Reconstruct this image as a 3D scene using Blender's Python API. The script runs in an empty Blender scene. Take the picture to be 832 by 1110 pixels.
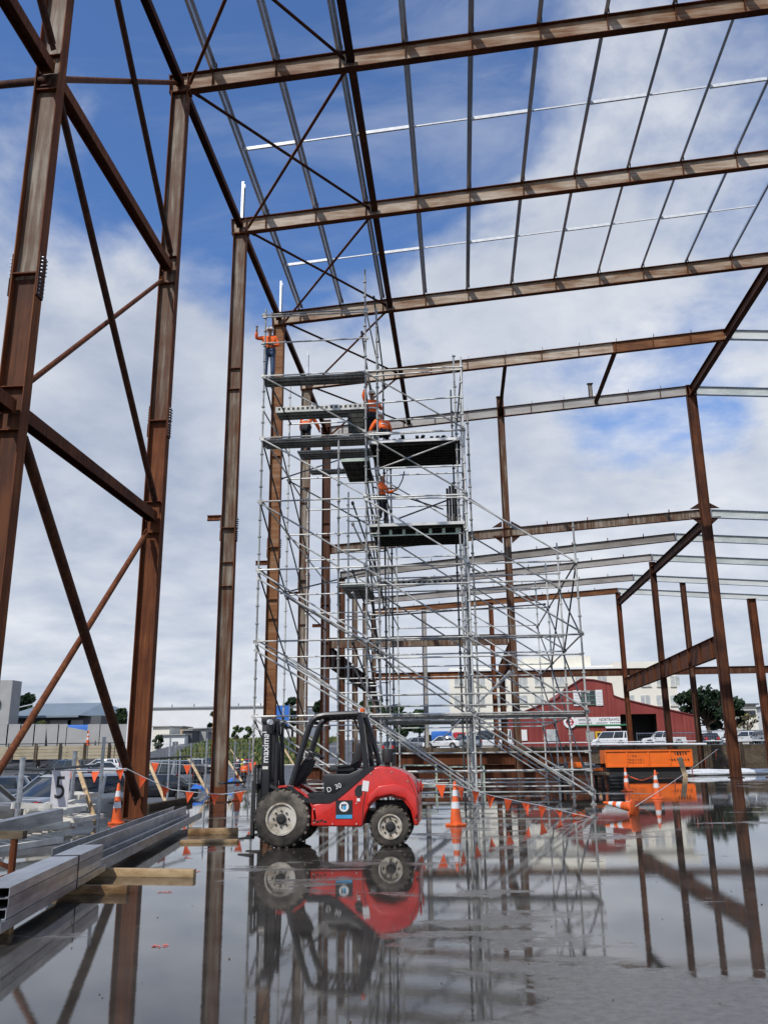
import bpy, bmesh, math, random
from mathutils import Vector, Matrix
random.seed(11)
sc = bpy.context.scene
C = sc.collection
R = math.radians

# ------------------------------------------------------------------ camera frame (also used to survey points)
EYE = 1.5
FPX, PITCH, ROLL, YAW = 931.02, 0.27623, -0.01167, 0.08371
_F = Vector((-math.sin(YAW)*math.cos(PITCH), math.cos(YAW)*math.cos(PITCH), math.sin(PITCH)))
_R0 = Vector((math.cos(YAW), math.sin(YAW), 0)); _U0 = _R0.cross(_F)
_R = _R0*math.cos(ROLL)+_U0*math.sin(ROLL); _U = -_R0*math.sin(ROLL)+_U0*math.cos(ROLL)

def at(x, y, X=None, Y=None, Z=None):
    """survey: the world point on plane X=, Y= or Z= that the photograph shows at pixel x, y"""
    d = _F+_R*((x-416)/FPX)-_U*((y-555)/FPX); o = Vector((0, 0, EYE))
    if X is not None: t = (X-o.x)/d.x
    elif Y is not None: t = (Y-o.y)/d.y
    else: t = (Z-o.z)/d.z
    return o+d*t

# ------------------------------------------------------------------ mesh builder
def frame(t, up=(0, 0, 1)):
    t = Vector(t).normalized(); u = Vector(up)
    if abs(t.dot(u.normalized())) > .98: u = Vector((0, 1, 0)) if abs(t.y) < .9 else Vector((1, 0, 0))
    s = t.cross(u).normalized(); u = s.cross(t).normalized()
    return t, u, s

class MB:
    def __init__(self): self.v = []; self.f = []; self.m = []
    def add(self, vs, fs, mi=0):
        b = len(self.v); self.v += [Vector(p) for p in vs]
        for f in fs: self.f.append([b+i for i in f]); self.m.append(mi)
        return self
    def hexa(self, p, mi=0):           # 8 points: bottom loop 0-3, top loop 4-7
        return self.add(p, [(3, 2, 1, 0), (4, 5, 6, 7), (0, 1, 5, 4), (1, 2, 6, 5), (2, 3, 7, 6), (3, 0, 4, 7)], mi)
    def box(self, c, s, mi=0, rz=0, M=None):
        hx, hy, hz = s[0]/2, s[1]/2, s[2]/2
        P = [Vector(q) for q in ((-hx, -hy, -hz), (hx, -hy, -hz), (hx, hy, -hz), (-hx, hy, -hz), (-hx, -hy, hz), (hx, -hy, hz), (hx, hy, hz), (-hx, hy, hz))]
        if M is None: M = Matrix.Rotation(rz, 3, 'Z')
        return self.hexa([M @ q+Vector(c) for q in P], mi)
    def bar(self, p0, p1, w, h, up=(0, 0, 1), mi=0, off=(0, 0)):   # w across, h along up
        p0 = Vector(p0); p1 = Vector(p1); t, u, s = frame(p1-p0, up); o = u*off[0]+s*off[1]
        q = []
        for p in (p0, p1):
            q += [p+o-s*w/2-u*h/2, p+o+s*w/2-u*h/2, p+o+s*w/2+u*h/2, p+o-s*w/2+u*h/2]
        return self.add(q, [(0, 1, 2, 3), (7, 6, 5, 4), (1, 0, 4, 5), (2, 1, 5, 6), (3, 2, 6, 7), (0, 3, 7, 4)], mi)
    def tube(self, p0, p1, r0, r1=None, n=8, mi=0, cap=True):
        p0 = Vector(p0); p1 = Vector(p1); r1 = r0 if r1 is None else r1
        t, u, s = frame(p1-p0); q = []
        for p, r in ((p0, r0), (p1, r1)):
            q += [p+(u*math.cos(2*math.pi*i/n)+s*math.sin(2*math.pi*i/n))*r for i in range(n)]
        fs = [(i, n+i, n+(i+1) % n, (i+1) % n) for i in range(n)]
        if cap: fs += [tuple(range(n)), tuple(range(2*n-1, n-1, -1))]
        return self.add(q, fs, mi)
    def path(self, pts, r, n=6, mi=0):
        pts = [Vector(p) for p in pts]; q = []; N = len(pts); pu = None
        for i, p in enumerate(pts):
            d = pts[min(i+1, N-1)]-pts[max(i-1, 0)]
            t, u, s = frame(d, pu if pu is not None else (0, 0, 1)); pu = u
            rr = r[i] if isinstance(r, (list, tuple)) else r
            q += [p+(u*math.cos(2*math.pi*k/n)+s*math.sin(2*math.pi*k/n))*rr for k in range(n)]
        fs = [(i*n+k, (i+1)*n+k, (i+1)*n+(k+1) % n, i*n+(k+1) % n) for i in range(N-1) for k in range(n)]
        fs += [tuple(range(n)), tuple(range(N*n-1, N*n-n-1, -1))]
        return self.add(q, fs, mi)
    def lathe(self, prof, n=24, o=(0, 0, 0), axis='Z', mi=0, sc_=(1, 1), cap=True):
        o = Vector(o); q = []
        for r, z in prof:
            for k in range(n):
                a = 2*math.pi*k/n; x, y = r*math.cos(a)*sc_[0], r*math.sin(a)*sc_[1]
                q.append(o+(Vector((x, y, z)) if axis == 'Z' else Vector((x, z, -y)) if axis == 'Y' else Vector((z, x, y))))
        N = len(prof)
        fs = [(i*n+k, i*n+(k+1) % n, (i+1)*n+(k+1) % n, (i+1)*n+k) for i in range(N-1) for k in range(n)]
        if cap and prof[0][0] > 1e-6: fs.append(tuple(range(n-1, -1, -1)))
        if cap and prof[-1][0] > 1e-6: fs.append(tuple(range((N-1)*n, N*n)))
        return self.add(q, fs, mi)
    def prism(self, pts, w0, w1, plane='XZ', mi=0, taper=None):
        """extrude a 2-D outline; plane XZ goes along y, YZ along x, XY along z"""
        n = len(pts); q = []
        for w in (w0, w1):
            for (a, b) in pts:
                q.append(Vector((a, w, b)) if plane == 'XZ' else Vector((w, a, b)) if plane == 'YZ' else Vector((a, b, w)))
        fs = [tuple(range(n)), tuple(range(2*n-1, n-1, -1))]+[(i, n+i, n+(i+1) % n, (i+1) % n) for i in range(n)]
        return self.add(q, fs, mi)
    def ibeam(self, p0, p1, d, b, up=(0, 0, 1), tf=.022, tw=.014, fl=0, wb=1):
        self.bar(p0, p1, b, tf, up, fl, ((d-tf)/2, 0)); self.bar(p0, p1, b, tf, up, fl, (-(d-tf)/2, 0))
        return self.bar(p0, p1, tw, d-2*tf, up, wb)
    def build(self, name, mats, parent=None, loc=None, bevel=0, smooth=False, seg=2, clean=True):
        loc = Vector(loc) if loc is not None else Vector((0, 0, 0))
        org = loc
        if parent is not None and parent.get('_w'): org = Vector(parent['_w'])+loc
        me = bpy.data.meshes.new(name)
        me.from_pydata([p-org for p in self.v] if (parent is None or parent.get('_w')) else [p-loc for p in self.v], [], self.f)
        if not isinstance(mats, (list, tuple)): mats = [mats]
        for m in mats: me.materials.append(m)
        me.polygons.foreach_set('material_index', [min(i, len(mats)-1) for i in self.m])
        if clean or bevel:
            bm = bmesh.new(); bm.from_mesh(me)
            bmesh.ops.recalc_face_normals(bm, faces=bm.faces)
            if bevel:
                bmesh.ops.remove_doubles(bm, verts=bm.verts, dist=1e-5)
                ed = [e for e in bm.edges if len(e.link_faces) == 2 and e.calc_face_angle(0) > .5]
                bmesh.ops.bevel(bm, geom=ed, offset=bevel, segments=seg, profile=.5, affect='EDGES', clamp_overlap=True)
                smooth = True
            bm.to_mesh(me); bm.free()
        if smooth:
            me.shade_smooth(); me.set_sharp_from_angle(angle=R(38))
        me.update()
        o = bpy.data.objects.new(name, me); C.objects.link(o)
        o.location = loc
        if parent is not None: o.parent = parent
        return o

def tag(o, label=None, cat=None, group=None, kind=None):
    if label: o['label'] = label
    if cat: o['category'] = cat
    if group: o['group'] = group
    o['kind'] = kind or ('thing' if cat else '')
    if not o['kind']: del o['kind']
    return o
def thing(name, label, cat, loc=(0, 0, 0), rz=0, group=None, world=False):
    """an Empty at the base of a thing.  world=True: its parts are given in world coordinates"""
    o = bpy.data.objects.new(name, None); C.objects.link(o); o.empty_display_size = .2
    o.location = loc; o.rotation_euler = (0, 0, rz)
    if world: o['_w'] = tuple(loc)
    return tag(o, label, cat, group)
def copy_tree(o, parent=None):
    c = o.copy(); C.objects.link(c)
    if parent is not None: c.parent = parent
    for ch in list(o.children): copy_tree(ch, c)
    return c
def kids(o): return list(o.children)

# ------------------------------------------------------------------ materials
def new_mat(name):
    m = bpy.data.materials.new(name); m.use_nodes = True; nt = m.node_tree
    return m, nt, nt.nodes['Principled BSDF'], nt.nodes, nt.links
def plain(name, col, rough=.6, metal=0, spec=.5, var=0.12, scale=6, emit=None, coat=0):
    m, nt, b, N, Lk = new_mat(name)
    b.inputs['Roughness'].default_value = rough; b.inputs['Metallic'].default_value = metal
    b.inputs['Specular IOR Level'].default_value = spec; b.inputs['Coat Weight'].default_value = coat
    if var:
        g = N.new('ShaderNodeTexCoord'); n = N.new('ShaderNodeTexNoise'); n.inputs['Scale'].default_value = scale; n.inputs['Detail'].default_value = 5
        r = N.new('ShaderNodeValToRGB'); Lk.new(g.outputs['Object'], n.inputs['Vector']); Lk.new(n.outputs['Fac'], r.inputs['Fac'])
        r.color_ramp.elements[0].position = .3; r.color_ramp.elements[1].position = .7
        r.color_ramp.elements[0].color = (*[c*(1-var) for c in col], 1); r.color_ramp.elements[1].color = (*[min(1, c*(1+var)) for c in col], 1)
        Lk.new(r.outputs['Color'], b.inputs['Base Color'])
        mr = N.new('ShaderNodeMapRange'); mr.inputs[3].default_value = max(.02, rough-.08); mr.inputs[4].default_value = min(1, rough+.1)
        Lk.new(n.outputs['Fac'], mr.inputs[0]); Lk.new(mr.outputs[0], b.inputs['Roughness'])
    else: b.inputs['Base Color'].default_value = (*col, 1)
    return m
def steel(name, stops, scale=1.2, rough=.7, metal=0, stretch=(6, 6, .35), bump=.15, tint=.45, spec=.22):
    """weathered steel: streaked mix of the given colour stops, a little different on every member"""
    m, nt, b, N, Lk = new_mat(name)
    g = N.new('ShaderNodeNewGeometry'); mp = N.new('ShaderNodeMapping'); mp.inputs['Scale'].default_value = stretch
    n1 = N.new('ShaderNodeTexNoise'); n1.inputs['Scale'].default_value = scale; n1.inputs['Detail'].default_value = 7; n1.inputs['Roughness'].default_value = .68
    n2 = N.new('ShaderNodeTexNoise'); n2.inputs['Scale'].default_value = scale*.55; n2.inputs['Detail'].default_value = 4
    oi = N.new('ShaderNodeObjectInfo')
    Lk.new(g.outputs['Position'], mp.inputs['Vector']); Lk.new(mp.outputs[0], n1.inputs['Vector']); Lk.new(g.outputs['Position'], n2.inputs['Vector'])
    a = N.new('ShaderNodeMath'); a.operation = 'MULTIPLY_ADD'; a.inputs[1].default_value = .62
    c = N.new('ShaderNodeMath'); c.operation = 'MULTIPLY'; c.inputs[1].default_value = .38
    Lk.new(n2.outputs['Fac'], c.inputs[0]); Lk.new(n1.outputs['Fac'], a.inputs[0]); Lk.new(c.outputs[0], a.inputs[2])
    d = N.new('ShaderNodeMath'); d.operation = 'MULTIPLY_ADD'; d.inputs[1].default_value = tint*.5
    e = N.new('ShaderNodeMath'); e.operation = 'SUBTRACT'; e.inputs[1].default_value = tint*.25
    Lk.new(oi.outputs['Random'], d.inputs[0]); Lk.new(a.outputs[0], d.inputs[2]); Lk.new(d.outputs[0], e.inputs[0])
    r = N.new('ShaderNodeValToRGB'); cr = r.color_ramp
    while len(cr.elements) < len(stops): cr.elements.new(.5)
    for el, (p, col) in zip(cr.elements, stops): el.position = .5+(p-.5)*.62; el.color = (*col, 1)
    Lk.new(e.outputs[0], r.inputs['Fac']); Lk.new(r.outputs['Color'], b.inputs['Base Color'])
    b.inputs['Roughness'].default_value = rough; b.inputs['Metallic'].default_value = metal
    if metal == 0: b.inputs['Specular IOR Level'].default_value = spec
    bp = N.new('ShaderNodeBump'); bp.inputs['Strength'].default_value = bump; bp.inputs['Distance'].default_value = .01
    Lk.new(n1.outputs['Fac'], bp.inputs['Height']); Lk.new(bp.outputs[0], b.inputs['Normal'])
    return m

M = {}
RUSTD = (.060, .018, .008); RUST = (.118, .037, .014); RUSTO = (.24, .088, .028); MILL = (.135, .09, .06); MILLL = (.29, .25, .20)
M['rust'] = steel('rust_red', [(.32, RUSTD), (.5, RUST), (.64, (.155, .050, .019)), (.80, RUSTO)], scale=1.9, rough=.75)
M['web'] = steel('mill_scale_streaked', [(.28, (.05, .017, .008)), (.45, (.10, .038, .017)), (.60, MILL), (.78, MILLL)], scale=1.1, rough=.6, stretch=(7, 7, .5))
M['webx'] = steel('mill_scale_along', [(.24, (.13, .05, .02)), (.38, (.22, .12, .065)), (.53, (.34, .25, .175)), (.72, (.54, .46, .37))], scale=1.1, rough=.6, stretch=(.5, 4, 5), tint=.35)
M['weborange'] = steel('orange_web', [(.28, (.085, .034, .016)), (.45, (.17, .068, .027)), (.6, (.25, .115, .048)), (.75, (.3, .19, .12))], scale=1.1, rough=.65, stretch=(.5, 4, 5), tint=.2)
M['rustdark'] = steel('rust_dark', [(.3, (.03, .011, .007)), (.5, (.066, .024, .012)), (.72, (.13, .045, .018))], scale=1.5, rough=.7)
M['rustorange'] = steel('rust_orange', [(.3, (.12, .04, .016)), (.5, (.25, .085, .026)), (.72, (.36, .15, .055))], scale=1.4, rough=.75)
M['primer'] = steel('pale_primer', [(.3, (.42, .46, .44)), (.5, (.55, .58, .55)), (.72, (.66, .68, .65))], scale=.8, rough=.5, stretch=(1, 3, 3), bump=.05)
M['greyweb'] = steel('grey_web', [(.3, (.22, .2, .18)), (.5, (.33, .31, .285)), (.72, (.43, .41, .38))], scale=.9, rough=.55, stretch=(.5, 4, 5), bump=.06)
M['galv'] = steel('galvanised', [(.25, (.26, .28, .30)), (.5, (.42, .44, .46)), (.75, (.62, .64, .66))], scale=2.6, rough=.36, metal=.85, stretch=(4, .6, 4), bump=.04)
M['purlin'] = steel('galv_purlin', [(.3, (.42, .50, .60)), (.5, (.52, .60, .70)), (.72, (.62, .69, .78))], scale=.8, rough=.38, metal=.65, stretch=(2, .5, 2), bump=.03)
M['galvwhite'] = plain('bright_galv', (.78, .8, .8), .4, .1, var=.1)
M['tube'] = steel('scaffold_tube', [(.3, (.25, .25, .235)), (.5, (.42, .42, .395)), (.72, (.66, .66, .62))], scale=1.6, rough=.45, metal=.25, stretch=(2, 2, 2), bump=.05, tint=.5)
M['tubedark'] = steel('dark_and_shaded_tube', [(.3, (.03, .032, .034)), (.5, (.06, .064, .066)), (.72, (.11, .115, .115))], scale=1.6, rough=.5, metal=.3, stretch=(2, 2, 2), bump=.05, tint=.3)  # dark pipe colour; on scaffold tubes the shade is painted into it
M['deck'] = steel('scaffold_deck', [(.3, (.24, .245, .235)), (.5, (.42, .42, .40)), (.72, (.60, .60, .57))], scale=3, rough=.55, metal=.0, stretch=(6, .6, 1), bump=.1)
M['green'] = plain('pale_green_paint', (.44, .53, .43), .5)
M['ply'] = steel('dark_ply', [(.3, (.03, .03, .027)), (.5, (.065, .064, .056)), (.72, (.13, .125, .11))], scale=2.2, rough=.75, stretch=(7, .6, 1), bump=.1)
M['black'] = plain('satin_black', (.018, .018, .02), .38, var=.25)
M['blackmatte'] = plain('matte_black', (.02, .02, .02), .7, var=.2)
M['tyre'] = plain('tyre_rubber', (.035, .034, .032), .8, var=.3, scale=9)
M['tyremud'] = steel('muddy_tyre', [(.3, (.03, .028, .026)), (.5, (.085, .075, .062)), (.7, (.20, .175, .14))], scale=3, rough=.88, stretch=(1.5, 1.5, 1.5), bump=.2, tint=0)
M['timtan'] = steel('weathered_boards', [(.3, (.22, .175, .11)), (.5, (.33, .275, .18)), (.72, (.44, .38, .27))], scale=1.2, rough=.8, stretch=(.6, 3, 8))
M['rim'] = steel('cream_rim', [(.28, (.12, .095, .07)), (.42, (.36, .31, .24)), (.56, (.56, .52, .45)), (.8, (.64, .61, .55))], scale=3.5, rough=.55, stretch=(2, 2, 2), bump=.05, tint=0)
M['red'] = steel('fork_red', [(.22, (.16, .02, .018)), (.34, (.46, .022, .016)), (.6, (.66, .026, .018)), (.85, (.70, .05, .035))], scale=1.6, rough=.32, stretch=(2, 2, 2), bump=.02, tint=0, spec=.5)
M['conered'] = plain('cone_orange', (.80, .125, .02), .5, var=.28, scale=5)
M['flag'] = plain('flag_orange', (.9, .12, .03), .6, var=.08)
M['white'] = plain('white_paint', (.78, .78, .76), .5, var=.06)
M['cream'] = plain('cream_wall', (.80, .765, .655), .8, var=.05, scale=.4)
M['lime'] = plain('offwhite_wall', (.80, .81, .80), .7, var=.04, scale=.3)
M['redwall'] = steel('red_clad', [(.3, (.19, .036, .03)), (.5, (.25, .052, .044)), (.72, (.31, .075, .062))], scale=.5, rough=.6, stretch=(6, 1, .3), bump=.05, tint=0)
M['glass'] = plain('dark_glass', (.02, .026, .032), .06, spec=.8, var=0)
M['windowglass'] = plain('window_glass', (.46, .48, .47), .12, spec=.7, var=.3, scale=1)
M['tim'] = steel('timber', [(.3, (.30, .20, .11)), (.5, (.46, .33, .19)), (.72, (.60, .46, .29))], scale=2.5, rough=.75, stretch=(1.5, 9, 5))
M['timwet'] = steel('wet_timber', [(.3, (.16, .09, .04)), (.5, (.34, .22, .11)), (.72, (.50, .36, .2))], scale=2.5, rough=.55, stretch=(1.5, 9, 5))
M['timdark'] = steel('old_timber', [(.3, (.045, .033, .022)), (.5, (.09, .066, .043)), (.72, (.17, .13, .085))], scale=2.5, rough=.75, stretch=(1.5, 6, 6))
M['skip'] = plain('skip_orange', (.85, .16, .012), .45, var=.09, scale=2)
M['hivis'] = plain('hivis_orange', (.95, .15, .02), .7, var=.1)
M['hivisy'] = plain('hivis_yellow', (.75, .7, .05), .7, var=.1)
M['denim'] = plain('denim', (.05, .085, .16), .8, var=.3)
M['navy'] = plain('navy_cloth', (.015, .017, .025), .8, var=.3)
M['skin'] = plain('skin', (.30, .17, .11), .6, var=.08)
M['lamp'] = plain('lamp_glass', (.65, .66, .66), .15, spec=.8, var=0)
M['tail'] = plain('tail_glass', (.45, .01, .012), .2, var=0)
M['amber'] = plain('amber_glass', (.8, .12, .01), .25, var=0)
M['blue'] = plain('blue_tarp', (.03, .16, .55), .5, var=.2)
M['panelgrey'] = plain('precast_panel', (.36, .36, .35), .8, var=.1, scale=.6)
M['roof'] = plain('blue_grey_roof', (.19, .235, .27), .5, var=.1, scale=.4)
M['darkwall'] = plain('dark_wall', (.10, .105, .11), .8, var=.15)
M['plastic'] = plain('white_plastic', (.72, .74, .75), .25, var=.08)
M['creamsteel'] = plain('cream_steel', (.72, .69, .61), .55, var=.2, scale=5)
M['bark'] = plain('bark', (.09, .065, .045), .9, var=.3)
for k, c in {'leafd': (.022, .045, .018), 'leafm': (.045, .085, .028), 'leafl': (.10, .14, .045), 'pine': (.02, .038, .02), 'leafy': (.16, .16, .05)}.items():
    M[k] = plain('foliage_'+k, c, .65, spec=.25, var=.35, scale=1.5)
def paint(n, c, met=.0): 
    M[n] = plain('car_'+n, c, .25, met, coat=.6, var=.03, scale=2); return M[n]
paint('silver', (.42, .45, .48), .5); paint('grey', (.13, .125, .12), .4); paint('dark', (.02, .022, .026), .2); paint('wht', (.74, .75, .75)); paint('crd', (.5, .02, .025)); paint('ylw', (.75, .42, .02)); paint('bluegrey', (.10, .13, .17), .3)

M['red'].node_tree.nodes['Principled BSDF'].inputs['Coat Weight'].default_value = .5; M['red'].node_tree.nodes['Principled BSDF'].inputs['Coat Roughness'].default_value = .12
CLOUD_OFF = (3.1, 1.7, 0)
CLOUD_SEEN = [(360, 70, -.16, .05, .30), (520, 110, -.11, .05, .22), (250, 30, -.10, .05, .22), (40, 310, -.09, .02, .13), (690, 500, -.10, .04, .20), (300, 300, -.06, .03, .15), (140, 215, -.10, .03, .13), (20, 40, -.06, .02, .12),
              (740, 160, .085, .05, .26), (100, 110, .10, .02, .12), (60, 480, .17, .05, .30), (250, 520, .15, .05, .3), (560, 320, .12, .05, .22), (420, 620, .12, .1, .4)]
CLOUD_D = (4.1, 4.75, 6.0); CLOUD_L = (8.4, 8.6, 9.0); SKY_TINT = (1.0, 1.32, 1.76)
EXPO = 0
# ------------------------------------------------------------------ the setting: ground sheets, slab, sky
XL, Y0, L, HJ, XR, XM, SL = -8.4635, 22.8213, 7.97226, 22.90965, 16.08, 3.413, .07594
def YK(k): return Y0+L*k
def ground_z(x, y):
    def ss(a, b, t): t = min(1, max(0, (t-a)/(b-a))); return t*t*(3-2*t)
    low = -.42-.3*ss(27, 42, y)+.95*ss(52, 115, y)
    if y > 110: low += 1.5*ss(118, 150, y)+2.4*ss(110, 132, y)*ss(-50, -44, x)*(1-ss(-16, -10, x))
    hi = 2.15
    w = ss(83, 86, y)*ss(-14, -4, x)
    z = low*(1-w)+hi*w
    return z+(.9*ss(160, 400, y))
def mat_asphalt():
    m, nt, b, N, Lk = new_mat('lot_asphalt')
    g = N.new('ShaderNodeNewGeometry')
    n = N.new('ShaderNodeTexNoise'); n.inputs['Scale'].default_value = .18; n.inputs['Detail'].default_value = 8
    f = N.new('ShaderNodeTexNoise'); f.inputs['Scale'].default_value = 25; f.inputs['Detail'].default_value = 4
    Lk.new(g.outputs['Position'], n.inputs['Vector']); Lk.new(g.outputs['Position'], f.inputs['Vector'])
    r = N.new('ShaderNodeValToRGB'); r.color_ramp.elements[0].position = .35; r.color_ramp.elements[0].color = (.035, .036, .038, 1)
    r.color_ramp.elements[1].position = .65; r.color_ramp.elements[1].color = (.085, .083, .08, 1)
    mx = N.new('ShaderNodeMixRGB'); mx.blend_type = 'OVERLAY'; mx.inputs[0].default_value = .5
    Lk.new(n.outputs['Fac'], r.inputs['Fac']); Lk.new(r.outputs[0], mx.inputs[1]); Lk.new(f.outputs['Fac'], mx.inputs[2]); Lk.new(mx.outputs[0], b.inputs['Base Color'])
    rr = N.new('ShaderNodeMapRange'); rr.inputs[1].default_value = .35; rr.inputs[2].default_value = .6; rr.inputs[3].default_value = .2; rr.inputs[4].default_value = .6
    Lk.new(n.outputs['Fac'], rr.inputs[0]); Lk.new(rr.outputs[0], b.inputs['Roughness'])
    return m
def mat_wet():
    """power-floated concrete slab after rain: standing water, damp film and a few drier patches"""
    m, nt, b, N, Lk = new_mat('wet_concrete')
    g = N.new('ShaderNodeNewGeometry')
    def noise(s, d, rgh=.55, vec=None, dist=0):
        n = N.new('ShaderNodeTexNoise'); n.inputs['Scale'].default_value = s; n.inputs['Detail'].default_value = d; n.inputs['Roughness'].default_value = rgh
        n.inputs['Distortion'].default_value = dist
        Lk.new(vec or g.outputs['Position'], n.inputs['Vector']); return n
    def math_(op, a, b_=None, c=None):
        x = N.new('ShaderNodeMath'); x.operation = op
        for i, v in enumerate((a, b_, c)):
            if v is None: continue
            if isinstance(v, (int, float)): x.inputs[i].default_value = v
            else: Lk.new(v, x.inputs[i])
        return x.outputs[0]
    def ramp(f, p0, p1):
        r = N.new('ShaderNodeMapRange'); r.interpolation_type = 'SMOOTHSTEP'; r.inputs[1].default_value = p0; r.inputs[2].default_value = p1
        Lk.new(f, r.inputs[0]); return r.outputs[0]
    big = noise(.16, 6, .6, dist=.4); med = noise(.9, 6, .6); fine = noise(14, 5, .65); grit = noise(90, 3, .6)
    # drier area of the slab: a spot by the camera's right and streaks further out
    vd = N.new('ShaderNodeVectorMath'); vd.operation = 'DISTANCE'; vd.inputs[1].default_value = (2.0, 4.3, 0); Lk.new(g.outputs['Position'], vd.inputs[0])
    spot = ramp(vd.outputs['Value'], 2.9, 1.3)
    h = math_('MULTIPLY_ADD', med.outputs['Fac'], .35, math_('MULTIPLY', big.outputs['Fac'], .65))
    h = math_('MULTIPLY_ADD', spot, .29, h)
    ridge = N.new('ShaderNodeMapping'); ridge.inputs['Scale'].default_value = (.25, 1.3, 1); Lk.new(g.outputs['Position'], ridge.inputs['Vector'])
    rg = noise(.9, 6, .62, vec=ridge.outputs[0], dist=.6)
    h = math_('MULTIPLY_ADD', math_('SUBTRACT', rg.outputs['Fac'], .5), .44, h)
    sc2 = noise(3.4, 6, .7, dist=.3); h = math_('MULTIPLY_ADD', math_('SUBTRACT', sc2.outputs['Fac'], .5), .16, h)
    h = math_('MULTIPLY_ADD', fine.outputs['Fac'], .05, h)
    dry = ramp(h, .574, .64)                     # 0 = standing water, 1 = damp concrete
    c1 = N.new('ShaderNodeValToRGB'); c1.color_ramp.elements[0].position = .3; c1.color_ramp.elements[0].color = (.030, .027, .023, 1)
    c1.color_ramp.elements[1].position = .7; c1.color_ramp.elements[1].color = (.08, .071, .06, 1)
    Lk.new(med.outputs['Fac'], c1.inputs[0])
    c2 = N.new('ShaderNodeValToRGB'); c2.color_ramp.elements[0].position = .3; c2.color_ramp.elements[0].color = (.085, .079, .071, 1)
    c2.color_ramp.elements[1].position = .7; c2.color_ramp.elements[1].color = (.175, .165, .15, 1)
    Lk.new(fine.outputs['Fac'], c2.inputs[0])
    mx = N.new('ShaderNodeMixRGB'); Lk.new(dry, mx.inputs[0]); Lk.new(c1.outputs[0], mx.inputs[1]); Lk.new(c2.outputs[0], mx.inputs[2])
    sp = N.new('ShaderNodeMixRGB'); sp.blend_type = 'MULTIPLY'; sp.inputs[0].default_value = .5
    gr = N.new('ShaderNodeValToRGB'); gr.color_ramp.elements[0].position = .36; gr.color_ramp.elements[0].color = (.45, .45, .45, 1); gr.color_ramp.elements[1].position = .5; gr.color_ramp.elements[1].color = (1, 1, 1, 1)
    Lk.new(grit.outputs['Fac'], gr.inputs[0]); Lk.new(mx.outputs[0], sp.inputs[1]); Lk.new(gr.outputs[0], sp.inputs[2])
    Lk.new(sp.outputs[0], b.inputs['Base Color'])
    rr = N.new('ShaderNodeMapRange'); rr.inputs[3].default_value = .022; rr.inputs[4].default_value = .34; Lk.new(dry, rr.inputs[0]); Lk.new(rr.outputs[0], b.inputs['Roughness'])
    b.inputs['IOR'].default_value = 1.45; b.inputs['Specular IOR Level'].default_value = .5
    bs = math_('MULTIPLY_ADD', dry, .13, .012)
    bp = N.new('ShaderNodeBump'); bp.inputs['Distance'].default_value = .02; Lk.new(bs, bp.inputs['Strength'])
    rip = noise(2.2, 3, .5)
    pit = noise(38, 4, .6)
    hh0 = math_('MULTIPLY', pit.outputs['Fac'], .22)
    hh = math_('MULTIPLY_ADD', fine.outputs['Fac'], .5, math_('ADD', rip.outputs['Fac'], hh0))
    Lk.new(hh, bp.inputs['Height']); Lk.new(bp.outputs[0], b.inputs['Normal'])
    return m
M['asphalt'] = mat_asphalt(); M['wet'] = mat_wet()
def grid_sheet(xs, ys, zf):
    mb = MB(); nx = len(xs)
    vs = [(x, y, zf(x, y)) for y in ys for x in xs]
    fs = [(j*nx+i, j*nx+i+1, (j+1)*nx+i+1, (j+1)*nx+i) for j in range(len(ys)-1) for i in range(nx-1)]
    return mb.add(vs, fs)
xs = [-1500, -700, -350, -200, -130]+[-100+5*i for i in range(16)]+[-22+1.5*i for i in range(15)]+[2+6*i for i in range(14)]+[95, 130, 200, 350, 700, 1500]
ys = [-80, -40, -20]+[-10+5*i for i in range(18)]+[81+1.0*i for i in range(8)]+[92+6*i for i in range(14)]+[185, 220, 280, 400, 600, 900, 1400]
tag(grid_sheet(xs, ys, ground_z).build('ground', M['asphalt'], smooth=True), kind='structure')
mb = MB()
SX0, SX1, SY0, SY1 = -10.1, 27, -14, 66
mb.box(((SX0+SX1)/2, (SY0+SY1)/2, -.35), (SX1-SX0, SY1-SY0, .7))
tag(mb.build('floor_slab', M['wet']), kind='structure')
# grass bank beyond the lot
def grass_patch(name, x0, x1, y0, y1, n, hgt, cols, label):
    mb = MB(); rnd = random.Random(hash(name) % 999 if False else len(name))
    for i in range(n):
        x = rnd.uniform(x0, x1); y = rnd.uniform(y0, y1); z = ground_z(x, y)+bank(x, y)
        h = hgt*rnd.uniform(.4, 1.3); a = rnd.uniform(0, 6.28); w = .18*rnd.uniform(.6, 1.5); dx, dy = math.cos(a)*w, math.sin(a)*w
        lx, ly = rnd.uniform(-.3, .3)*h, rnd.uniform(-.3, .3)*h
        mb.add([(x-dx, y-dy, z-.05), (x+dx, y+dy, z-.05), (x+lx+dx*.2, y+ly+dy*.2, z+h)], [(0, 1, 2)], rnd.choice((0, 0, 1, 1, 2)))
    return tag(mb.build(name, cols, clean=False), label, 'grass', kind='stuff')
def bank(x, y): return 0
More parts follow.
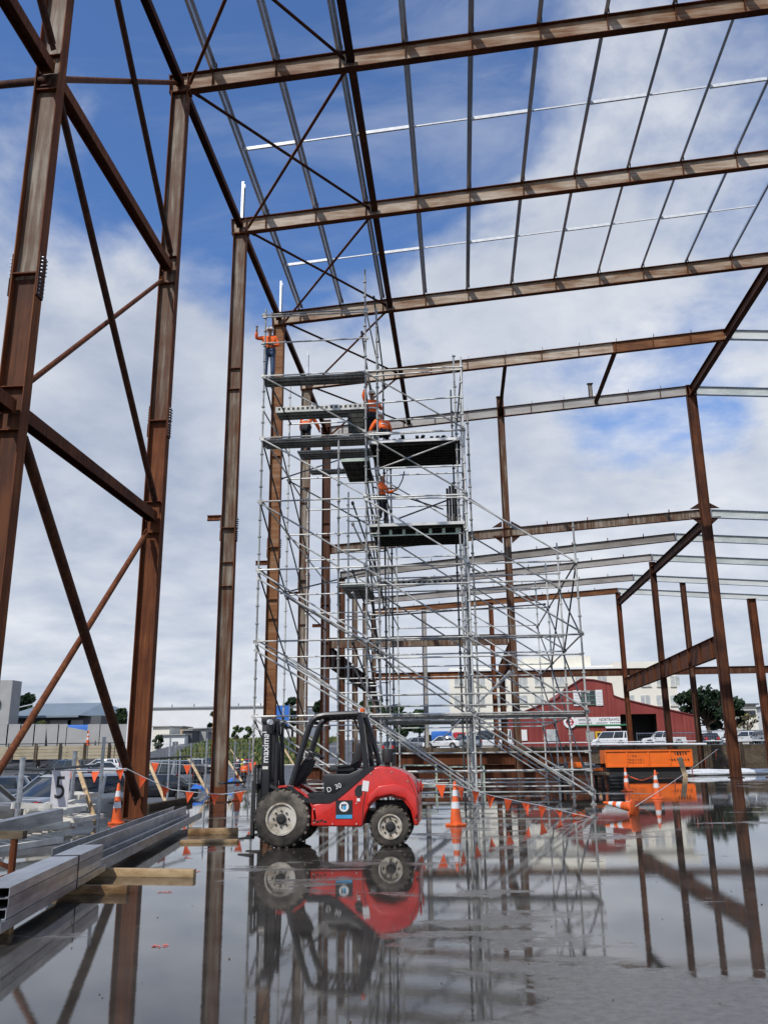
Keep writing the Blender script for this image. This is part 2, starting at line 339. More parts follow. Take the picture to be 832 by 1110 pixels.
# ------------------------------------------------------------------ the steel frame: every member is a thing of its own
ZAX = (0, 0, 1); XAX = (1, 0, 0); YAX = (0, 1, 0)
def member(name, label, cat, p0, p1, d, b, up, mats, group, plates=True, loc=None, extra=None):
    mb = MB(); mb.ibeam(p0, p1, d, b, up)
    if plates:
        t = (Vector(p1)-Vector(p0)).normalized()
        for p, s in ((Vector(p0), -1), (Vector(p1), 1)): mb.bar(p, p+t*.025*s, b+.04, d+.05, up, 0)
    if extra: extra(mb)
    o = mb.build(name, mats, loc=loc if loc is not None else p0); o['_w'] = tuple(o.location)
    return tag(o, label, cat, group)
def splice(col, x, y, z, d, b):
    for s in (-1, 1):
        mb = MB(); mb.box((x+s*(d/2+.014), y, z), (.026, b-.02, .95)); mb.box((x+s*(d/2+.03), y-.02, z-.28), (.012, b*.86, .40))
        pl = mb.build('splice_plate', M['rustdark'], col); pl['_w'] = col['_w']
        mb = MB()
        for i in range(5):
            for q in (-.09, .09):
                mb.tube((x+s*(d/2+.03), y+q, z+.05+i*.085), (x+s*(d/2+.075), y+q, z+.05+i*.085), .018, n=6)
                mb.tube((x+s*(d/2+.03), y+q, z-.42+i*.085), (x+s*(d/2+.06), y+q, z-.42+i*.085), .015, n=6)
        tag(mb.build('bolt_row', M['galv'], pl), kind='stuff')
    mb = MB(); mb.box((x, y-.09, z+.02), (d-.06, .13, .03)); mb.build('stiffener_plate', M['rust'], col)
COLW = [M['rust'], M['web']]
names = {-1: 'tall rusty column nearest the camera, cut by the left edge of the view', 0: 'tall rusty column behind the orange cone, joined by braces on its left',
         1: 'tall rusty column standing alone left of the forklift mast', 2: 'rusty column rising behind the forklift mast, worker beside its top',
         3: 'rusty column inside the scaffold, right of the column by the forklift mast', 4: 'shorter-looking rusty column deepest inside the left bay of the scaffold'}
for k in range(-1, 5):
    x, y = XL, YK(k); d, b = .54, .30
    web = M['web'] if k in (-1, 0, 1) else M['weborange'] if k in (2,) else M['web']
    zt = HJ-.35 if k < 4 else HJ+.9
    zs_ = 10.9 if k < 1 else .5
    c = member('steel_column', names[k], 'steel column', (x, y, zs_), (x, y, zt), d, b, XAX, [M['rust'], web, M['rustdark'] if k == -1 else M['rust']], 'eave columns of the frame', plates=False, loc=(x, y, 0),
               extra=lambda mb: [mb.ibeam((x, y, 0), (x, y, zs_), d, b, XAX, wb=2)]+[mb.box((x, y-.06, z), (d-.05, .11, .02), 0) for z in (7.6, 8.5, 15.5, 16.4)])
    splice(c, x, y, 10.95 if k != 1 else 9.8, d, b)
    mb = MB(); mb.box((x, y, .015), (.8, .55, .03))
    for sx_ in (-.32, .32):
        for sy_ in (-.2, .2): mb.tube((x+sx_, y+sy_, .03), (x+sx_, y+sy_, .12), .016, n=6)
    mb.build('base_plate', M['rustdark'], c)
    if k in (1, 2, 3, 4):
        mb = MB(); z = 10.25 if k < 4 else 9.6
        mb.ibeam((x-.27, y, z), (x-.85, y, z), .2, .14); mb.build('stub_beam', M['rust'], c)
# primary rafters with purlin cleats and stiffeners
PX = [-7.4, -5.3, -3.2, -1.05, 1.1, 3.3, 5.45, 7.6, 9.75, 11.9, 14.05]
rn = {0: 'highest rusty rafter crossing the top of the view', 1: 'second rusty rafter from the top, ending at the column left of the forklift', 2: 'third rusty rafter from the top, last one carrying purlins',
      3: 'rusty and grey rafter with an orange stretch at its ridge end', 4: 'grey rafter ending at the head of the tall ridge column'}
for k in range(-1, 5):
    if k == -1: continue
    x1 = XR; y = YK(k); z = lambda x: HJ+SL*(x-XL)
    mats = [M['rust'], M['webx'] if k != 3 else M['webx']] if k < 4 else [M['rustdark'], M['greyweb']]
    def ex(mb, y=y, z=z, k=k):
        for px in PX:
            mb.box((px, y-.062, z(px)), (.014, .11, .60), 0)
        mb.box((XL, y-.062, z(XL)), (.02, .11, .62), 0); mb.box((XL+.24, y-.062, z(XL)), (.02, .11, .62), 0)
        mb.box((XL, y, z(XL)-.37), (.7, .3, .05), 0)
    o = member('steel_rafter', rn[k], 'rafter', (XL-.34, y, z(XL-.34)), (x1, y, z(x1)), .68, .26, ZAX, mats, 'main roof rafters', loc=(XL, y, HJ), extra=ex)
    for px in PX[(0 if k < 3 else 3)::]:
        mb = MB(); mb.box((px+.10, y, z(px)+.34+.16), (.012, .12, .34 if k < 3 else .18)); mb.build('purlin_cleat', M['rustdark'], o)
    if k == 3:
        mb = MB(); mb.bar((9.6, y-.018, z(9.6)), (x1-.05, y-.018, z(x1-.05)), .012, .60); mb.build('rusted_web', M['weborange'], o)
# pale right-hand slope of the same roof
for k, lab in ((3, 'upper pale primed rafter falling away right of the ridge'), (4, 'pale primed rafter right of the ridge, level with the ridge column head')):
    y = YK(k); z0 = HJ+SL*(XR-XL)
    member('primed_rafter', lab, 'rafter', (XR+.03, y, z0), (27, y, z0-SL*(27-XR)), .6, .24, ZAX, [M['purlin'], M['primer']], 'pale rafters right of the ridge', loc=(XR, y, z0))
# purlins
ordn = ['first', 'second', 'third', 'fourth', 'fifth', 'sixth', 'seventh', 'eighth', 'ninth', 'tenth', 'eleventh']
def zsec(mb, p0, p1, d=.25, b=.075, t=.006, up=ZAX):
    p0 = Vector(p0); p1 = Vector(p1); tt, u, s = frame(p1-p0, up)
    mb.bar(p0, p1, t, d, up); mb.bar(p0+s*(b/2), p1+s*(b/2), b-t, t, up, 0, (d/2-t/2, 0)); mb.bar(p0-s*(b/2), p1-s*(b/2), b-t, t, up, 0, (-d/2+t/2, 0))
for i, px in enumerate(PX):
    z = HJ+SL*(px-XL)+.35+.14
    mb = MB(); zsec(mb, (px, YK(-1)-3, z), (px, YK(2)+.25, z), d=.27, b=.10)
    tag(mb.build('roof_purlin', M['purlin'], loc=(px, YK(0), z)), 'galvanised roof purlin, %s one in from the left eave' % ordn[i], 'purlin', 'galvanised roof purlins')
bays = {0: 'nearer', 1: 'farther'}
for bi in (0, 1):
    yb = YK(bi)+L/2
    for i in range(len(PX)-1):
        a, b = PX[i], PX[i+1]; za = HJ+SL*(a-XL)+.49; zb = HJ+SL*(b-XL)+.49
        mb = MB(); mb.bar((a+.06, yb, za), (b-.06, yb, zb), .07 if i % 2 == 0 else .05, .13 if i % 2 == 0 else .05)
        tag(mb.build('purlin_bridging', M['galvwhite'], loc=(a, yb, za)), 'bright bridging piece of the %s roof bay, between %s and %s purlin from left' % (bays[bi], ordn[i], ordn[i+1]), 'bridging', 'bright bridging between the purlins')
# longitudinal roof strut, one length per bay
XS = -2.82; zs = HJ+SL*(XS-XL)-.05
words = {-1: 'over the nearest bay', 0: 'between the first and second rafters', 1: 'between the second and third rafters', 2: 'between the third and fourth rafters', 3: 'between the two farthest high rafters'}
for k in range(-1, 4):
    y0, y1 = YK(k)+.16, YK(k+1)-.16
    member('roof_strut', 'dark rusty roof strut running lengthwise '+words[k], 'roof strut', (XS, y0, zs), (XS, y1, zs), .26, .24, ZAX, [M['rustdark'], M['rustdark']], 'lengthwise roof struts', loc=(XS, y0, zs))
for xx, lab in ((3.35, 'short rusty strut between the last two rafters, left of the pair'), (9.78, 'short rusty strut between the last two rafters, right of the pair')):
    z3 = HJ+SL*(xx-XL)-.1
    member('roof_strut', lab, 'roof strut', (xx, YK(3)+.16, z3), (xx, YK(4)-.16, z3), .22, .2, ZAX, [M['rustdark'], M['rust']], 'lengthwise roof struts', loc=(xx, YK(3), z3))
mb = MB(); zz = HJ+SL*(9.5-XL)+.35; mb.ibeam((9.5, YK(4), zz), (9.5, YK(4), zz+.95), .26, .16, XAX); mb.box((9.5, YK(4), zz+.97), (.4, .25, .03))
tag(mb.build('steel_stub', [M['rustdark'], M['greyweb']], loc=(9.5, YK(4), zz)), 'small steel post stub standing on the farthest high rafter', 'steel stub')
# roof cross bracing rods (pipe) between eave joints and the strut
def rod(name, lab, cat, p0, p1, r, mat, group):
    mb = MB(); mb.tube(p0, p1, r, n=10)
    t = (Vector(p1)-Vector(p0)).normalized()
    for p, s in ((Vector(p0), 1), (Vector(p1), -1)): mb.bar(p-t*.12*s, p+t*.16*s, .02, r*3.2)
    return tag(mb.build(name, mat, loc=p0, smooth=True), lab, cat, group)
bl = {-1: 'nearest bay', 0: 'bay behind the first rafter', 1: 'bay behind the second rafter', 2: 'bay behind the third rafter', 3: 'last bay'}
for k in range(-1, 4):
    za, zb = HJ-.12, zs-.02
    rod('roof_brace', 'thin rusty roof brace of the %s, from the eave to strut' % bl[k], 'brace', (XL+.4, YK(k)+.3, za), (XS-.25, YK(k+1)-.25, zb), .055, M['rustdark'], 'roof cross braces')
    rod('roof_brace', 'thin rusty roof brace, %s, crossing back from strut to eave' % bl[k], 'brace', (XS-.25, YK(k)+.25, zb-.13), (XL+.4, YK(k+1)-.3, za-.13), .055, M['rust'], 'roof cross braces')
# eave struts and wall bracing on the left column line
for k in range(-2, 4):
    where = {-2: 'reaching in from the upper left corner', -1: 'left of the first rafter', 0: 'between the first and second rafter ends', 1: 'behind the second rafter end', 2: 'above the top scaffold deck', 3: 'at the far end of the eave'}[k]
    if k >= -1:
        member('eave_strut', 'rusty eave strut '+where, 'eave strut', (XL, YK(k)+.16, HJ), (XL, YK(k+1)-.16, HJ), .24, .24, XAX, [M['rust'], M['rustdark']], 'eave struts along the column line', loc=(XL, YK(k), HJ))
    if k <= -1:
        for z, hw in ((16.0, 'upper'), (8.06, 'lower')):
            w2 = 'between the two nearest columns' if k == -1 else 'running out of view past the nearest column'
            o = member('wall_strut', '%s rusty level strut %s' % (hw, w2), 'wall strut', (XL, YK(k)+.18, z), (XL, YK(k+1)-.18, z), .27, .27, XAX, [M['rust'], M['rustdark']], 'level wall struts', loc=(XL, YK(k), z))
def brace(lab, k0, z0, k1, z1, r, mat, dx=0):
    a = Vector((XL+dx, YK(k0), z0)); b = Vector((XL+dx, YK(k1), z1)); t = (b-a).normalized()
    return rod('wall_brace', lab, 'brace', a+t*.35, b-t*.35, r, mat, 'wall cross braces')
brace('thin dark brace high on the left, dropping to the upper joint of the cone column', -1, 23, 0, 16.2, .085, M['rustdark'], .1)
brace('thin dark brace falling from the upper joint of the nearest column', -1, 15.8, 0, 8.25, .085, M['rustdark'], .1)
brace('slim rusty brace rising to the upper joint of the cone column', -1, 8.3, 0, 15.75, .06, M['rust'], -.1)
brace('thick near-black brace falling to the foot of the cone column', -1, 7.8, 0, .3, .115, M['rustdark'], .12)
brace('slim rusty brace rising from the lower left to the lower joint of the cone column', -1, .25, 0, 7.75, .075, M['rust'], -.1)
brace('rusty brace in the upper left corner beside the nearest column', -2, 22.9, -1, 16.3, .085, M['rustdark'], .1)
rod('tie_bar', 'dark flat tie bar from the nearest column to the first rafter end', 'tie bar', Vector(at(62, 86, X=XL)), (XL-.1, YK(0)-.1, HJ), .075, M['rustdark'], 'dark tie bars high on the left')
a = at(52, 87, X=XL); b = at(-30, 95, Y=YK(-1)+.5)
rod('tie_bar', 'dark tie bar leaving the view left of the nearest column', 'tie bar', a, b, .085, M['rustdark'], 'dark tie bars high on the left')
# galvanised posts standing up from the eave joints
for k, w_ in ((1, 'on the second rafter end'), (2, 'on the third rafter end, above the white-helmeted worker'), (3, 'on the fourth rafter end, behind the scaffold rail')):
    mb = MB(); z0 = HJ+.34; mb.box((XL, YK(k), z0+.9), (.012, .2, 1.8)); mb.box((XL+.05, YK(k)-.1, z0+.9), (.1, .01, 1.8)); mb.box((XL+.05, YK(k)+.1, z0+.9), (.1, .01, 1.8))
    tag(mb.build('galvanised_post', M['galv'], loc=(XL, YK(k), z0)), 'pale galvanised channel post standing up '+w_, 'post', 'galvanised posts above the eave')
# ridge columns and ridge beams
def simple_col(lab, x, y, z0, z1, d, b, mats, group='inner columns', brackets=(), base=True):
    o = member('steel_column', lab, 'steel column', (x, y, z0), (x, y, z1), d, b, XAX, mats, group, loc=(x, y, z0))
    for z in brackets:
        mb = MB()
        for s in (-1, 1): mb.prism([(x+s*.3, z), (x+s*.95, z+.0), (x+s*.3, z-.55)], y-.02, y+.02); mb.prism([(x+s*.3, z+.55), (x+s*.95, z+.55), (x+s*.3, z+.95)], y-.02, y+.02)
        mb.build('gusset_plate', M['rustdark'], o)
    if base:
        mb = MB(); mb.box((x, y, z0+.02), (.8, .6, .04)); mb.build('base_plate', M['rustdark'], o)
    return o
RD = [M['rustdark'], M['rust']]
simple_col('tall leaning-looking rusty column at the right, its foot by the white wrapped bundle', XR, YK(4), 0, 25.1, .62, .34, [M['rustdark'], M['rustdark']], brackets=(16.0,))
simple_col('tall rusty column behind the right half of the scaffold', XM, YK(4), 0, 24.9, .46, .3, [M['rust'], M['web']], brackets=(15.2,))
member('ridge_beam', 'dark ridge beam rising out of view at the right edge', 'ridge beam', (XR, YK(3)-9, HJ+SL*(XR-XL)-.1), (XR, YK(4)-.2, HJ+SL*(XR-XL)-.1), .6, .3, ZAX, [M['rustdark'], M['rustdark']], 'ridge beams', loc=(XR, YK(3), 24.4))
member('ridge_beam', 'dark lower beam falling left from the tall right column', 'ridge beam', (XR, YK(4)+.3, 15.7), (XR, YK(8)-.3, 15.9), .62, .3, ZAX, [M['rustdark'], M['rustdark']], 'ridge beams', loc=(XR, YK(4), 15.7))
# lower roof further back
lows = {4: (14.62, 16.2), 5: (14.5, 16.66), 6: (14.95, 16.92), 7: (15.3, 16.85), 8: (15.55, 17.1)}
lw = {4: 'nearest', 5: 'second', 6: 'third', 7: 'fourth', 8: 'farthest'}
for k, (zl, zr) in lows.items():
    y = YK(k)+.02; m_ = [M['rustdark'], M['web']] if k == 4 else [M['rust'], M['weborange']] if k == 8 else [M['rustdark'], M['greyweb']]
    def ex(mb, y=y, zl=zl, zr=zr):
        for i in range(9):
            x = XL+1.5+i*2.6; z = zl+(zr-zl)*(x-XL)/(XR-XL); mb.box((x, y, z+.36), (.05, .1, .3), 0)
    xa = XL-.1 if k != 4 else XL+.3
    member('low_rafter', '%s rafter of the lower roof, left slope behind the scaffold' % lw[k], 'rafter', (xa, y, zl), (XR-(.35 if k == 4 else .03), y, zr), .58, .24, ZAX, m_, 'rafters of the lower roof', loc=(XL, y, zl), extra=ex)
    zq = zr-(.35 if k == 4 else .9)
    member('primed_rafter', '%s pale rafter of the lower roof, right of the ridge' % lw[k], 'rafter', (XR+(.35 if k == 4 else .03), y, zr), (31, y, zr-.075*(31-XR)), .55, .24, ZAX, [M['purlin'], M['primer']], 'pale rafters of the lower roof', loc=(XR, y, zr))
mats = [M['rust'], M['web']]
for k, w_ in ((5, 'first'), (6, 'second'), (7, 'third'), (8, 'last')):
    simple_col('%s rusty eave column of the lower roof, seen through the scaffold' % w_, XL, YK(k), ground_z(XL, YK(k)), lows[k][0]-.2, .44, .28, [M['rustdark'], M['web']], 'columns of the lower roof')
for x, k, zt, lab, mt in ((XR, 6, 16.5, 'dark column rising behind the orange skip near the red shed door', [M['rustdark'], M['rustdark']]), (XR, 8, 16.9, 'rusty column left of the shed doorway, carrying the sloping-looking deep beam', [M['rust'], M['rust']]),
                        (20.4, 7, 16.2, 'slim dark column in front of the right end of the red shed', [M['rustdark'], M['web']]), (18.25, 4, 10.6, 'rusty column cut by the right edge of the view', [M['rust'], M['rust']]),
                        (XM, 8, 16.2, 'slim rusty column left of the tall column behind the scaffold', [M['rust'], M['rust']]), (XM, 6, 8.4, 'short dark column just left of the tall column behind the scaffold', [M['rustdark'], M['rustdark']]), (-3.35, 8, 15.8, 'slim grey column in the gap between scaffold towers', [M['rustdark'], M['greyweb']])):
    y = YK(k); simple_col(lab, x, y, max(0, ground_z(x, y)) if y > 66 else 0, zt, .46, .32, mt, 'columns of the lower roof')
# mezzanine: deep haunched beams with stiffeners, and cross beams
def deep(lab, x, y0, y1, z, d):
    def ex(mb):
        n = 11
        for i in range(n):
            yy = y0+(y1-y0)*(i+.5)/n
            for s in (-1, 1): mb.box((x+s*.075, yy, z), (.13, .03, d-.06), 0)
    return member('deep_beam', lab, 'deep beam', (x, y0, z), (x, y1, z), d, .32, ZAX, [M['rustdark'], M['rustdark']], 'deep stiffened beams', loc=(x, y0, z), extra=ex)
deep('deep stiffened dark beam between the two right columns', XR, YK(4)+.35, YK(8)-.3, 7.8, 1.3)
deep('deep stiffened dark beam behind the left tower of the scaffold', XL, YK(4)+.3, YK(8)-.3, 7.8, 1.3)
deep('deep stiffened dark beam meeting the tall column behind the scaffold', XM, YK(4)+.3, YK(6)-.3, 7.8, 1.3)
member('cross_beam', 'brown level beam between two columns in the middle of the scaffold', 'cross beam', (XL+.3, YK(4), 8.45), (XM-.3, YK(4), 8.45), .66, .3, ZAX, [M['rustdark'], M['web']], 'level cross beams', loc=(XL, YK(4), 8.4))
yg = YK(8)+.35
member('cross_beam', 'orange rusted left length of the far level beam', 'cross beam', (XL-.2, yg, 9.1), (-.1, yg, 9.1), .7, .3, ZAX, [M['rustorange'], M['rustorange']], 'level cross beams', loc=(XL, yg, 9.1))
member('cross_beam', 'long brown right length of the far level beam', 'cross beam', (0, yg, 9.1), (31, yg, 9.1), .7, .3, ZAX, [M['rust'], M['web']], 'level cross beams', loc=(0, yg, 9.1))
# ------------------------------------------------------------------ the scaffold: one thing of many tubes
SA, SB, SCc, SD = -6.6, -2.95, .42, 3.92
SY = [27.9, 32.6, 37.2, 42.5]
ZL = [.38, 2.75, 5.15, 7.55, 9.95, 12.28, 14.65, 17.0]
scaf = thing('scaffold', 'tall grey tube scaffold filling the middle of the frame, workers on its decks', 'scaffold', (-1.5, SY[0], 0), world=True)
RT = .031
rs = random.Random(5)
def standard(x, y, ztop, mat='tube', z0=.05, rosette=True):
    mb = MB(); mb.tube((x, y, z0), (x+rs.uniform(-.02, .02), y, ztop), RT*1.05, n=8)
    mb.box((x, y, .02), (.16, .16, .03)); mb.tube((x, y, .05), (x, y, .3), .045, n=8)
    if rosette:
        z = .38
        while z < ztop:
            mb.tube((x, y, z-.02), (x, y, z+.025), .062, n=8); z += .595
    return mb.build('standard', M[mat], scaf, smooth=True)
tops = {(0, 0): 17.35, (0, 1): 16.4, (0, 2): 13.2, (0, 3): 10, (1, 0): 18.75, (1, 1): 18.1, (1, 2): 15, (1, 3): 12.5, (2, 0): 15.05, (2, 1): 15.4, (2, 2): 13.8, (2, 3): 12.5,
        (3, 0): 8.85, (3, 1): 9.3, (3, 2): 9.5, (3, 3): 9.8}
COLX = [SA, SB, SCc, SD]
for (i, j), zt in tops.items(): standard(COLX[i], SY[j], zt, 'tube')
# the stair tower beside the second column and doubled standards at the third
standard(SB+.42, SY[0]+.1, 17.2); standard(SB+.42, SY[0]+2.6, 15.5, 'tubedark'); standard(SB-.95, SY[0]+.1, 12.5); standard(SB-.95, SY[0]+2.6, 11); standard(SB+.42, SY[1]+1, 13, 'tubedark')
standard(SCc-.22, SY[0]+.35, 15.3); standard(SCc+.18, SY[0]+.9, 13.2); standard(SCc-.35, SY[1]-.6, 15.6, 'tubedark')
tubes = []           # (kind, p0, p1, material)
def T(kind, p0, p1, mat='tube'): tubes.append((kind, Vector(p0), Vector(p1), mat))
for j, y in enumerate(SY):
    for a in range(3):
        for n, z in enumerate(ZL):
            if z > min(tops[(a, j)], tops[(a+1, j)]): continue
            if j == 3 and a == 0 and n % 2: continue
            T('ledger', (COLX[a]-.06, y-.035, z), (COLX[a+1]+.06, y-.035, z))
for i, x in enumerate(COLX):
    for j in range(3):
        for n, z in enumerate(ZL):
            if z > min(tops[(i, j)], tops[(i, j+1)]): continue
            T('ledger', (x+.05, SY[j], z+.03), (x+.05, SY[j+1], z+.03), 'tube' if (i+n) % 3 else 'tubedark')
# guard rails
for z in (15.95, 17.1): T('ledger', (SA-.1, SY[0]-.03, z), (SB+.1, SY[0]-.03, z))
T('ledger', (SA, SY[0], 13.35), (SA, SY[1], 13.35))
zr = at(450, 436, Y=SY[0]).z; zq = at(450, 470, Y=SY[0]).z
T('ledger', (SB, SY[0]-.03, zr), (SCc, SY[0]-.03, zr+.12)); T('ledger', (SB, SY[0]-.03, zq), (SCc+.1, SY[0]-.03, zq+.05)); T('ledger', (SB, SY[0]-.03, zr+1.05), (SCc, SY[0]-.03, zr+1.15))
for z in (1.0, 1.55): T('ledger', (SB, SY[0]+.5, z), (SD, SY[0]+.5, z))
T('ledger', (SB, SY[1], .9), (SD, SY[1], .9)); T('ledger', (SA, SY[1], 1.2), (SB, SY[1], 1.2))
for n in (2, 3): T('ledger', (SB, SY[0]+.02, ZL[n]-.62), (SD, SY[0]+.02, ZL[n]-.62)); T('ledger', (SB, SY[1]+.02, ZL[n]+.55), (SD, SY[1]+.02, ZL[n]+.55))
for z in (3.35, 3.0): T('ledger', (SB, SY[0]-.03, z), (SD+.1, SY[0]-.03, z))
# face braces: they all fall to the right
for n in range(1, 7):
    T('brace', (SA, SY[0]-.09, ZL[n]-.06), (SB, SY[0]-.09, ZL[n-1]+.06))
    if n <= 6: T('brace', (SB, SY[0]-.09, ZL[n]-.06), (SCc, SY[0]-.09, ZL[n-1]+.06))
    if n <= 3: T('brace', (SA, SY[0]-.16, ZL[n]-.3), (SB, SY[0]-.16, ZL[n-1]-.1)); T('brace', (SA+.1, SY[1]-.1, ZL[n]), (SB, SY[1]-.1, ZL[n-1]))
    if n <= 5: T('brace', (SA, SY[1]-.09, ZL[n]-.06), (SB, SY[1]-.09, ZL[n-1]+.06), 'tubedark' if n % 2 else 'tube'); T('brace', (SB, SY[1]-.09, ZL[n]-.06), (SCc, SY[1]-.09, ZL[n-1]+.06))
    if n <= 4:
        for j in range(4):
            zt = ZL[n]-.06; zb = ZL[n-1]+.06
            if n == 4: zt, zb = 9.8, 7.5
            T('brace', (SCc, SY[j]-.09, zt), (SD, SY[j]-.09, zb))
T('brace', (SCc, SY[0]-.15, 2.5), (SD-.05, SY[0]-.15, .3)); T('brace', (SB, SY[0]-.15, 2.6), (SCc, SY[0]-.15, .3)); T('brace', (SCc-.1, SY[0]+.4, 2.6), (SD-.6, SY[0]+.4, .6)); T('brace', (SB+.2, SY[0]+.5, 2.6), (SCc, SY[0]+.5, .4))
# end braces (front to back), their shade painted in as a darker tube colour
for n in range(1, 7):
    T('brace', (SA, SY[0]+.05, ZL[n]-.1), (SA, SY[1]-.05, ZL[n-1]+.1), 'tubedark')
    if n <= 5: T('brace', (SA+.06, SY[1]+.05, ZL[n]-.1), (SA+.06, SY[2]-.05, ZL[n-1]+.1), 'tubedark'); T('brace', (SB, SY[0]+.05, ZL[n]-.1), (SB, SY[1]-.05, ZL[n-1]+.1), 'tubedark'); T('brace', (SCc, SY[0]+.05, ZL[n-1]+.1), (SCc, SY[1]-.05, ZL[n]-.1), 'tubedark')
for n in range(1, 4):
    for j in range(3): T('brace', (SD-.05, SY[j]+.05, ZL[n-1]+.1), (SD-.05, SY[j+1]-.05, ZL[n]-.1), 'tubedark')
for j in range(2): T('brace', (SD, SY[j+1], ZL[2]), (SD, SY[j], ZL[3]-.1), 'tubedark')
# long plan and raking tubes
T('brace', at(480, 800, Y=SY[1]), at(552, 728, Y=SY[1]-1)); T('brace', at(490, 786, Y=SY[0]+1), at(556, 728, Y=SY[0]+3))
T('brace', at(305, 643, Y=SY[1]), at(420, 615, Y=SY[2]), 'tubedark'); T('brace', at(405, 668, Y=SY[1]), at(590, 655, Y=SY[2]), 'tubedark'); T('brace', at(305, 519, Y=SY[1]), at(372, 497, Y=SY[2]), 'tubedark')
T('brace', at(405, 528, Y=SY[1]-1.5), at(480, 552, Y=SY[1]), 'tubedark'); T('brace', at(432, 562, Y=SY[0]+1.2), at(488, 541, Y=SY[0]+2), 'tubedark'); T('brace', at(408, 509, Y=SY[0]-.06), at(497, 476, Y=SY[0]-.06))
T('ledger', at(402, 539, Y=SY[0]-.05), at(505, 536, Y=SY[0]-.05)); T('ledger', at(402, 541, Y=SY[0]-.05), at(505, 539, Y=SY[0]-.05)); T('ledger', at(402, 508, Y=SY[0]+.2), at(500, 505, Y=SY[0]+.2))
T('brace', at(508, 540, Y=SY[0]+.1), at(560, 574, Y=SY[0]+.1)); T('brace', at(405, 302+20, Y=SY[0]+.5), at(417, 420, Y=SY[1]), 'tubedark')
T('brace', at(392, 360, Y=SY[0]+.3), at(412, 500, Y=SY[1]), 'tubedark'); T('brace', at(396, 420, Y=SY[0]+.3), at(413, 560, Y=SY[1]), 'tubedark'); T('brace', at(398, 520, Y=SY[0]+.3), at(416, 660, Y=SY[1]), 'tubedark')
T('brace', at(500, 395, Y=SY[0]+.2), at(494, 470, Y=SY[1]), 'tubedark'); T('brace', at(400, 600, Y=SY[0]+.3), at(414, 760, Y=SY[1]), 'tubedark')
# stair tower rungs and rails
z = .9
while z < 12.6:
    T('rung', (SB, SY[0]+.1, z), (SB+.42, SY[0]+.1, z)); z += .46
z = 1.1
while z < 11:
    T('rung', (SB-.95, SY[0]+.12, z), (SB+.42, SY[0]+.12, z)); z += 1.18
z = 1.6
while z < 10.8:
    T('rung', (SB-.95, SY[0]+2.6, z), (SB+.42, SY[0]+2.6, z)); z += 1.18
for z0 in (.4, 2.75, 5.15, 7.55):
    T('brace', (SB-.5, SY[0]+.3, z0+2.35), (SB+.2, SY[0]+2.5, z0+.1), 'tubedark'); T('brace', (SB-.5, SY[0]+.3, z0+1.6), (SB+.3, SY[0]+2.5, z0-.2))
cam_ = Vector((0, 0, EYE)); by = {}
for t in tubes: by.setdefault(t[0], []).append(t)
for kind, lst in by.items():
    lst.sort(key=lambda t: -((t[2]-t[1]).length/((t[1]+t[2])/2-cam_).length))
    rest = MB(); mats_ = [M['tube'], M['tubedark']]
    for q, (kd, p0, p1, mt) in enumerate(lst):
        r = RT*(.95 if kind != 'rung' else .7)
        if q < 99:
            mb = MB(); mb.tube(p0, p1, r, n=8)
            t = (p1-p0).normalized()
            if kind != 'rung':
                for p, s in ((p0, 1), (p1, -1)): mb.bar(p-t*.03*s, p+t*.09*s, .075, .085)
            mb.build(kind, M[mt], scaf, smooth=True)
        else: rest.tube(p0, p1, r, n=7, mi=0 if mt == 'tube' else 1)
    if rest.v: tag(rest.build(kind+'_tubes', mats_, scaf, smooth=True), kind='stuff')
# decks
def deck(x0, x1, y0, y1, z, edge=None, toe=False, mat='deck', n=None):
    mb = MB(); n = n or max(1, round((y1-y0)/.24))
    for i in range(n):
        w = (y1-y0)/n; yc = y0+w*(i+.5); mb.box(((x0+x1)/2, yc, z-.03+(i % 2)*.006), (x1-x0, w-.015, .055))
        mb.box(((x0+x1)/2, yc, z-.085), (x1-x0-.1, .03, .05))
    d = mb.build('deck', M[mat], scaf); d['_w'] = scaf['_w']
    if edge:
        mb = MB(); mb.box(((x0+x1)/2, y0-.04, z), (x1-x0+.08, .03, .10)); mb.box((x0-.02, (y0+y1)/2, z), (.03, y1-y0, .09)); mb.build('toe_board', M[edge], d)
    if toe:
        mb = MB(); mb.box(((x0+x1)/2, y0-.05, z+.05), (x1-x0, .03, .24)); q = x0+.15
        tb = mb.build('toe_board', M['tube'], d); tb['_w'] = scaf['_w']; mb = MB()
        while q < x1-.1: mb.box((q, y0-.068, z+.07), (.09, .008, .10)); q += .19
        tag(mb.build('punched_holes', M['blackmatte'], d), kind='stuff')
    return d
deck(SA-.05, SB, SY[0], SY[0]+.75, 14.62); deck(SA-.05, SB, SY[0], SY[0]+.85, 12.25)
zd = at(350, 444, Y=SY[1]-1.2).z; deck(at(299, 444, Y=SY[1]-1.2).x, SB+.1, SY[1]-1.2, SY[1]-.4, zd, toe=True)
z2 = at(335, 488, Y=SY[1]).z; deck(at(322, 490, Y=SY[1]).x, SB, SY[1], SY[1]+1.0, z2)
z3 = at(340, 509, Y=SY[1]+.6).z; deck(at(335, 508, Y=SY[1]+.6).x, SB-.4, SY[1]+.6, SY[1]+1.1, z3)
zA = at(450, 477, Y=SY[0]+.1).z; zB = at(450, 568, Y=SY[0]+.1).z
deck(SB+.12, SCc-.1, SY[0]+.15, SY[0]+2.7, zA, mat='ply', n=9, edge='white'); deck(SB+.12, SCc-.1, SY[0]+.15, SY[0]+2.9, zB, mat='ply', n=9, edge='tube')
for px in (497, 633):
    zz = at(385, px, Y=SY[0]).z; deck(SB-.85, SB+.05, SY[0]+.2, SY[0]+2.5, zz, edge='green', n=4, mat='ply' if px < 600 else 'deck')
